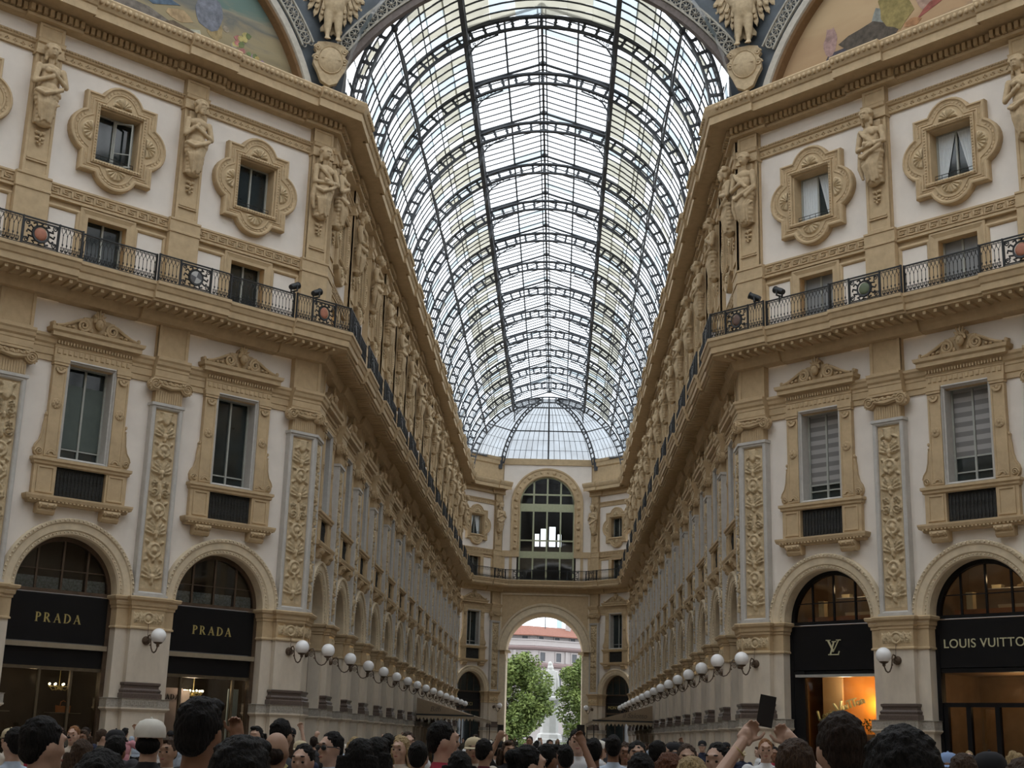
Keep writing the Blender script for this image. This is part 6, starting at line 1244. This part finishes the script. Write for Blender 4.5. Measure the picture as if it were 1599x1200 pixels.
def hair_mesh(kind, v):
    b = MB(); b.ball((0, -.018, 1.655), (.081, .096, .100), 20); b.ball((0, -.062, 1.61), (.066, .045, .062), 12)
    for sg in (-1, 1): b.ball((sg * .058, -.005, 1.655), (.025, .05, .045), 8)
    rg = random.Random(kind + str(v))
    for i in range(30): a, e = rg.random() * 2 * PI, rg.uniform(.35, 1.5); b.ball((.072 * math.cos(a) * math.cos(e), -.018 + .085 * math.sin(a) * math.cos(e), 1.655 + .094 * math.sin(e)), (.02, .024, .012), 6)
    if v == 1: b.ball((.02, .05, 1.725), (.05, .045, .03), 8)
    if kind == 'long':
        for i in range(9): x = -.08 + .02 * i; b.tube([(x, -.07, 1.66), (x * 1.2, -.1, 1.5), (x * 1.25, -.105, 1.38), (x * 1.1 + rg.uniform(-.01, .01), -.1, 1.25)], [.035, .034, .03, .012], 7)
        for sg in (-1, 1): b.tube([(sg * .075, -.0, 1.64), (sg * .09, -.02, 1.52), (sg * .095, -.03, 1.4)], [.028, .028, .015], 7)
    if kind == 'bun': b.ball((0, -.115, 1.68), .05, 10); b.tube([(0, -.11, 1.66), (.0, -.13, 1.52), (.01, -.12, 1.4)], [.03, .025, .01], 7)
    return remesh(b, .007, 3, 'hair', HAIR['black'], hair_noise(.0016, 260))
def cap_mesh():
    b = MB(); n = 18
    prof = [(.098, 1.645), (.1, 1.67), (.093, 1.71), (.07, 1.742), (.035, 1.757), (.0, 1.76)]
    b.lathe([(r, z) for r, z in prof], n); b.v = [(x, y * 1.12 - .01, z) for x, y, z in b.v]; b.ball((0, -.01, 1.76), .01, 6)
    vis = MB(); pts = arcpts(0, .07, .098, .25, PI - .25, 12) 
    vis.add([(x, y, 1.655) for x, y in pts] + [(x * 1.02, .075 + (y - .07) * 1.75, 1.64) for x, y in pts] + [(x, y, 1.648) for x, y in pts] + [(x * 1.02, .075 + (y - .07) * 1.75, 1.633) for x, y in pts], [(i, i + 1, 13 + i + 1, 13 + i) for i in range(12)] + [(26 + i, 26 + i + 1, 39 + i + 1, 39 + i) for i in range(12)])
    return b.mesh('cap_crown', HAIR['white'], True), vis.mesh('visor', HAIR['white'])
CAPC, CAPV = cap_mesh(); HM = {k: [hair_mesh(k, v) for v in range(n)] for k, n in (('short', 3), ('long', 2), ('bun', 1))}
hb = MB(); hb.ball((0, -.05, 1.60), (.08, .06, .06), 12); HLOW = remesh(hb, .009, 1, 'hair', HAIR['black'], hair_noise(.002, 190))
def sunglasses(mb):
    for sg in (-1, 1): mb.ball((sg * .034, .1, 1.635), (.03, .012, .022), 8); mb.tube([(sg * .064, .09, 1.64), (sg * .082, .03, 1.64), (sg * .084, -.03, 1.625)], .004, 4)
    mb.tube([(-.01, .105, 1.64), (.01, .105, 1.64)], .004, 4); return mb
SUNG = sunglasses(MB()).mesh('sunglasses', IRON, True)
q = MB(); [q.ball((sg * .032, .085, 1.627), (.0125, .008, .008), 8) for sg in (-1, 1)]; EYES = q.mesh('eyes', mat('dark_eye', (.02, .015, .012), .3), True)
q = MB(); [q.ball((sg * .033, .101, 1.667), (.021, .008, .006), 6) for sg in (-1, 1)]; BROWS = q.mesh('eyebrows', HAIR['black'], True)
q = MB(); q.ball((0, .097, 1.567), (.023, .007, .007), 8); LIPS = q.mesh('lips', mat('lip_skin', (.32, .13, .11), .5), True)
CAPM = {n: mat('cap_' + n, c, .85, .06, 20) for n, c in dict(black=(.012, .012, .014), white=(.60, .585, .53), beige=(.45, .38, .25), blue=(.20, .29, .48)).items()}
PM = {}
def pm(pose, fine): 
    k = (pose, fine)
    if k not in PM: PM[k] = person_meshes(pose, .0062 if fine else .013)
    return PM[k]
def setm(o, m): o.material_slots[0].link = 'OBJECT'; o.material_slots[0].material = m
NP_ = [0]
def person(x, y, h, face, pose, hair, hc, sh, lb, group=None, fine=False, pants=None, extra=None):
    NP_[0] += 1; rg = random.Random(NP_[0]); s_ = h / 1.755; o = empty('person', (x, y, 0), math.radians(face)); o.scale = (s_, s_, s_); tag(o, lb, 'person', group)
    body, shirt, trs, shoes = pm(pose, fine); sk = SKIN[rg.choice((0, 0, 1, 1, 2) if hc != 'ginger' and hc != 'blonde' else (0,))]
    setm(inst(('body', body), o), sk); setm(inst(('shirt', shirt), o), CL[sh]); setm(inst(('trousers', trs), o), CL[pants or rg.choice(['jeans', 'black', 'navy', 'tan', 'charcoal'])]); inst(('shoes', shoes), o)
    if hair in ('short', 'long', 'bun'): setm(inst(('hair', rg.choice(HM[hair])), o), HAIR[hc])
    elif hair == 'glasses': setm(inst(('hair', HM['short'][0]), o), HAIR[hc])
    elif hair == 'cap':
        c = inst(('cap', CAPC), o); setm(c, CAPM[hc]); setm(inst(('visor', CAPV), c), CAPM[hc]); setm(inst(('hair', HLOW), o), HAIR['black'])
    elif hair == 'bald': setm(inst(('hair', HLOW), o), HAIR['darkbrown'])
    return o
def prop(me, o, M, name, lb, cat, group=None): p = inst((name, me)); p.matrix_world = Matrix.Translation(o.location) @ Matrix.Rotation(o.rotation_euler.z, 4, 'Z') @ Matrix.Diagonal((*o.scale, 1)) @ M; tag(p, lb, cat, group); return p
def phone_mesh():
    b = MB(); b.box(-.037, .037, -.004, .004, -.075, .075); return b.mesh('phone', mat('black_phone_shell', (.012, .012, .014), .25, .1, 3, 0, .5))
PHM = phone_mesh()
PEOPLE = [
 (-1.05, -37.67, 1.733, -35, 'A', 'short', 'black', 'charcoal', 'man with short black hair, nearest at the far left, seen from behind'),
 (-5.1, -27.87, 1.641, 75, 'A', 'cap', 'beige', 'cream', 'woman in a beige cap standing at the left edge'),
 (-2.85, -33.43, 1.672, 50, 'A', 'short', 'black', 'paleblue', 'dark haired person in a pale blue shirt with backpack strap, left edge'),
 (-1.9, -34.68, 1.611, 10, 'A', 'long', 'brown', 'charcoal', 'woman with brown hair between two dark heads at lower left'),
 (-0.06, -39.86, 1.637, 0, 'A', 'short', 'black', 'black', 'black haired head rising from the bottom edge left of the white cap'),
 (-2.01, -33.66, 1.635, 0, 'A', 'short', 'black', 'black', 'black haired person just left of the man in the white cap'),
 (-3.08, -30.33, 1.667, 0, 'A', 'cap', 'black', 'charcoal', 'person in a black cap behind the black haired head'),
 (-1.36, -35.03, 1.747, 5, 'A', 'cap', 'white', 'black', 'man wearing a white baseball cap, seen from behind'),
 (-2.06, -32.11, 1.622, 170, 'A', 'short', 'brown', 'cream', 'person with glasses facing the camera beside the white cap'),
 (-0.12, -38.63, 1.812, -8, 'A', 'short', 'black', 'whitepolo', 'tall black haired man in a white polo, seen from behind'),
 (0.41, -40.25, 1.685, 0, 'A', 'short', 'black', 'black', 'large black haired head at the bottom, right of the white polo'),
 (-0.5, -35.33, 1.707, -15, 'A', 'bald', 'brown', 'maroon', 'balding man with a reddish scalp behind the large black head'),
 (-0.96, -32.88, 1.793, -20, 'A', 'short', 'black', 'charcoal', 'black haired man standing behind the balding man'),
 (-0.5, -33.3, 1.706, 140, 'A', 'short', 'black', 'paleblue', 'man in dark sunglasses and a pale shirt facing left'),
 (-0.5, -34.42, 1.622, 170, 'F', 'short', 'black', 'cream', 'black haired person holding a pale yellow paper fan'),
 (0.15, -36.34, 1.673, 0, 'A', 'long', 'black', 'black', 'woman with long straight black hair right of the sunglasses man'),
 (0.16, -35.73, 1.68, -10, 'A', 'long', 'black', 'charcoal', 'woman with curly dark hair behind the straight haired woman'),
 (-0.5, -29.77, 1.705, 0, 'A', 'short', 'black', 'olive', 'man in an olive shirt with short black hair, seen from behind'),
 (-0.26, -30.75, 1.685, 160, 'B', 'long', 'blonde', 'cream', 'blonde woman lifting a phone beside the white shirted man'),
 (-0.41, -28.75, 1.732, 200, 'A', 'short', 'brown', 'white', 'man in a bright white shirt facing the camera, left of the crimson shirt'),
 (0.15, -33.22, 1.655, 0, 'A', 'short', 'black', 'charcoal', 'round black haired head just left of the crimson shirt'),
 (0.43, -34.4, 1.793, -75, 'A', 'short', 'black', 'crimson', 'man in a crimson T-shirt in profile looking right'),
 (0.36, -29.69, 1.692, 180, 'A', 'cap', 'beige', 'cream', 'person in a beige hat facing the camera, right of the crimson shirt'),
 (0.61, -35.29, 1.615, 0, 'A', 'long', 'black', 'white', 'black haired woman in a white top in front of the crimson shirt'),
 (0.52, -30.68, 1.684, -30, 'A', 'short', 'black', 'maroon', 'dark haired man in a maroon shirt left of the archway'),
 (0.43, -25.68, 1.659, -20, 'A', 'short', 'black', 'white', 'man in a white shirt under the left side of the archway'),
 (0.64, -27.67, 1.667, -160, 'C', 'long', 'brown', 'black', 'woman in black raising one arm under the archway'),
 (1.03, -35.47, 1.661, -70, 'A', 'bun', 'black', 'maroon', 'woman with dark hair tied back looking right, below the statue'),
 (1.12, -32.67, 1.662, -40, 'A', 'short', 'black', 'charcoal', 'dark haired head directly below the white monument'),
 (1.26, -31.67, 1.657, 10, 'C', 'short', 'black', 'white', 'person in white holding a phone high below the small statue'),
 (1.4, -29.67, 1.809, 180, 'A', 'short', 'black', 'white', 'tall man with sunglasses on his head facing the camera at the archway'),
 (1.44, -28.27, 1.704, 0, 'A', 'short', 'black', 'charcoal', 'black haired person in front of the tall man at the archway'),
 (1.52, -31.17, 1.718, 0, 'A', 'short', 'black', 'navy', 'man in a navy shirt right of the archway'),
 (1.74, -30.08, 1.755, 0, 'A', 'short', 'black', 'paleblue', 'man in a pale collared shirt with dark hair, right of the navy shirt'),
 (1.98, -27.69, 1.684, 180, 'A', 'long', 'brown', 'white', 'person in white behind the pale collared shirt'),
 (1.88, -31.69, 1.706, 180, 'B', 'short', 'black', 'black', 'bearded man in black holding a phone, facing the camera'),
 (1.64, -36.18, 1.642, 0, 'A', 'long', 'black', 'black', 'black haired head at the bottom below the man with a phone'),
 (2.17, -30.3, 1.713, -60, 'A', 'short', 'black', 'pink', 'man in a pink shirt looking right'),
 (2.43, -28.92, 1.699, 180, 'A', 'cap', 'black', 'black', 'person in a black cap right of the pink shirt'),
 (2.19, -32.91, 1.693, 180, 'B', 'short', 'brown', 'charcoal', 'person holding a phone sideways toward the camera'),
 (1.75, -36.69, 1.65, 0, 'A', 'long', 'auburn', 'charcoal', 'auburn haired woman at the bottom edge below the pink shirt'),
 (1.78, -37.49, 1.642, 0, 'A', 'long', 'blonde', 'cream', 'fair haired woman at the bottom edge left of the raised arm'),
 (2.27, -34.23, 1.708, 150, 'A', 'short', 'black', 'white', 'black haired man looking down, left of the raised arm'),
 (3.55, -27.84, 1.77, 175, 'A', 'short', 'ginger', 'white', 'fair man in a white T-shirt facing the camera under the phone'),
 (2.14, -38.05, 1.728, 0, 'A', 'short', 'brown', 'charcoal', 'brown haired head between the raised hands and the tall head'),
 (2.16, -38.86, 1.818, 5, 'A', 'short', 'darkbrown', 'charcoal', 'tall man with short brown hair, seen from behind at right'),
 (1.9, -40.75, 1.747, 0, 'A', 'glasses', 'black', 'black', 'nearest black haired head with sunglasses pushed up'),
 (4.4, -32.11, 1.681, 160, 'A', 'cap', 'blue', 'cream', 'person in a blue and white cap near the right edge'),
 (3.4, -35.98, 1.686, 0, 'A', 'short', 'brown', 'charcoal', 'brown haired person right of the blue cap'),
 (3.68, -35.54, 1.697, 0, 'A', 'cap', 'black', 'charcoal', 'man in a black cap in front of the right shop door'),
 (3.37, -37.02, 1.676, 20, 'A', 'short', 'brown', 'skyblue', 'person in a sky blue shirt at the right edge'),
 (-5.11, -25.74, 1.689, 180, 'A', 'short', 'ginger', 'cream', 'ginger haired person by the left shop window'),
 (-5.32, -24.75, 1.641, 180, 'A', 'long', 'brown', 'black', 'brown haired woman by the left shop window'),
 (-5.7, -22.77, 1.652, -60, 'A', 'short', 'brown', 'olive', 'man in grey green by the left lamp pier'),
]
for t in PEOPLE:
    x, y, h, face, pose, hair, hc, sh, lb = t; near = math.hypot(x - CAM.x, y - CAM.y); o = person(x, y, h, face, pose, hair, hc, sh, lb, fine=False)
    if abs(face) > 30:
        inst(('eyes', EYES), o); setm(inst(('eyebrows', BROWS), o), HAIR[hc if hc in ('black', 'brown', 'blonde', 'ginger') else 'brown']); inst(('lips', LIPS), o)
    if 'sunglasses and' in lb: prop(SUNG, o, Matrix.Identity(4), 'sunglasses', 'dark sunglasses worn by the man in the pale shirt', 'sunglasses')
    if hair == 'glasses': prop(SUNG, o, Matrix.Translation((0, -.06, .085)) @ Matrix.Rotation(.5, 4, 'X') @ Matrix.Translation((0, .0, 0)), 'sunglasses', 'sunglasses pushed up on the nearest black haired head', 'sunglasses').location.z -= 0
    if sh == 'olive' and 'behind' in lb:
        for tx, dz in (('VE', 1.30), ('S', 1.20)): inst(('shirt_lettering', text_mesh(tx, .12, .003, CL['white'], 'shirt_lettering')), o, Matrix.Translation((.0, -.128, dz)) @ Matrix.Rotation(PI / 2, 4, 'X'))
    if pose == 'B': prop(PHM, o, Matrix.Translation((0, .345, 1.52)) @ (Matrix.Rotation(PI / 2, 4, 'Y') if 'sideways' in lb else Matrix.Identity(4)), 'phone', 'phone held by the ' + lb.split(' lifting')[0].split(' holding')[0], 'phone', 'phones held up in the crowd')
    if pose == 'C': prop(PHM, o, Matrix.Translation((.2, .285, 1.86)), 'phone', 'phone raised by the ' + ' '.join(lb.split()[:3]) + (' below the small statue' if 'statue' in lb else ' under the archway'), 'phone', 'phones held up in the crowd')
    if pose == 'F':
        b = MB(); n = 9; b.prism([(0, 0)] + [(.19 * math.sin(-.8 + 1.6 * i / n), .19 * math.cos(-.8 + 1.6 * i / n)) for i in range(n + 1)], -.003, .003); b.box(-.006, .006, -.005, .005, -.08, .02); prop(b.mesh('paper_fan', mat('pale_yellow_paper', (.60, .54, .27), .8, .05, 3)), o, Matrix.Translation((.13, .3, 1.47)), 'paper_fan', 'pale yellow paper fan held up in the crowd', 'fan')
# polo collar and printed back
# two people whose raised hands show
o = person(2.2, -37.22, 1.60, 0, 'G', 'short', 'black', 'charcoal', 'short person with both arms raised holding up a black phone', fine=True)
prop(PHM, o, Matrix.Translation((.005, .365, 2.04)) @ Matrix.Rotation(.18, 4, 'Y') @ Matrix.Diagonal((1.15, 1, 1.1, 1)), 'phone', 'black phone held high in two raised hands at right', 'phone', 'phones held up in the crowd')
b = MB(); b.tube([(.036 * math.cos(2 * PI * i / 12), .036 * math.sin(2 * PI * i / 12), 0) for i in range(12)], .0035, 5, close=True); prop(b.mesh('bracelet', GILT, True), o, Matrix.Translation((-.15, .31, 1.83)) @ Matrix.Rotation(.8, 4, 'Y'), 'bracelet', 'thin gold bracelet on the raised left wrist at right', 'bracelet')
person(-.90, -35.6, 1.68, 0, 'D', 'short', 'black', 'maroon', 'hidden person whose raised hand shows beside the white polo', fine=True)
# the distant crowd
rg = random.Random(21); cols = ['white', 'black', 'charcoal', 'cream', 'navy', 'paleblue', 'white', 'olive', 'pink', 'crimson']; n = 0; spots = [(t[0], t[1]) for t in PEOPLE]
while n < 95:
    y = rg.uniform(-27, 66); a = rg.uniform(-.42, .34); x = CAM.x + (y - CAM.y) * math.tan(a)
    if y > -1 and abs(x) > 6.0: continue
    if y > -14 and abs(x) > 6.0 + max(0, -y - 1) * 1.0: continue
    if abs(x) > 17 or any(math.hypot(x - p, y - q) < .75 for p, q in spots): continue
    if (x < -3.2 and 37 < y < 61) or (x > 3 and 41 < y < 63): continue
    spots.append((x, y)); c = rg.choice(cols); hs = rg.choice(['short', 'short', 'long', 'cap']); hc = rg.choice(['black', 'black', 'darkbrown', 'brown', 'blonde']) if hs != 'cap' else rg.choice(['black', 'white', 'beige'])
    person(x, y, rg.uniform(1.56, 1.76), rg.choice([0, 15, -20, 170, 190, 90, -80]), rg.choice(['A', 'A', 'A', 'A', 'F', 'D']), hs, hc, c, 'distant crowd person in %s top with %s %s' % ('an olive' if c == 'olive' else 'a ' + c.replace('paleblue', 'pale blue'), hc.replace('darkbrown', 'dark brown'), 'cap' if hs == 'cap' else ('long hair' if hs == 'long' else 'short hair')), 'distant crowd, %s top, %s %s' % (c, hc, hs)); n += 1
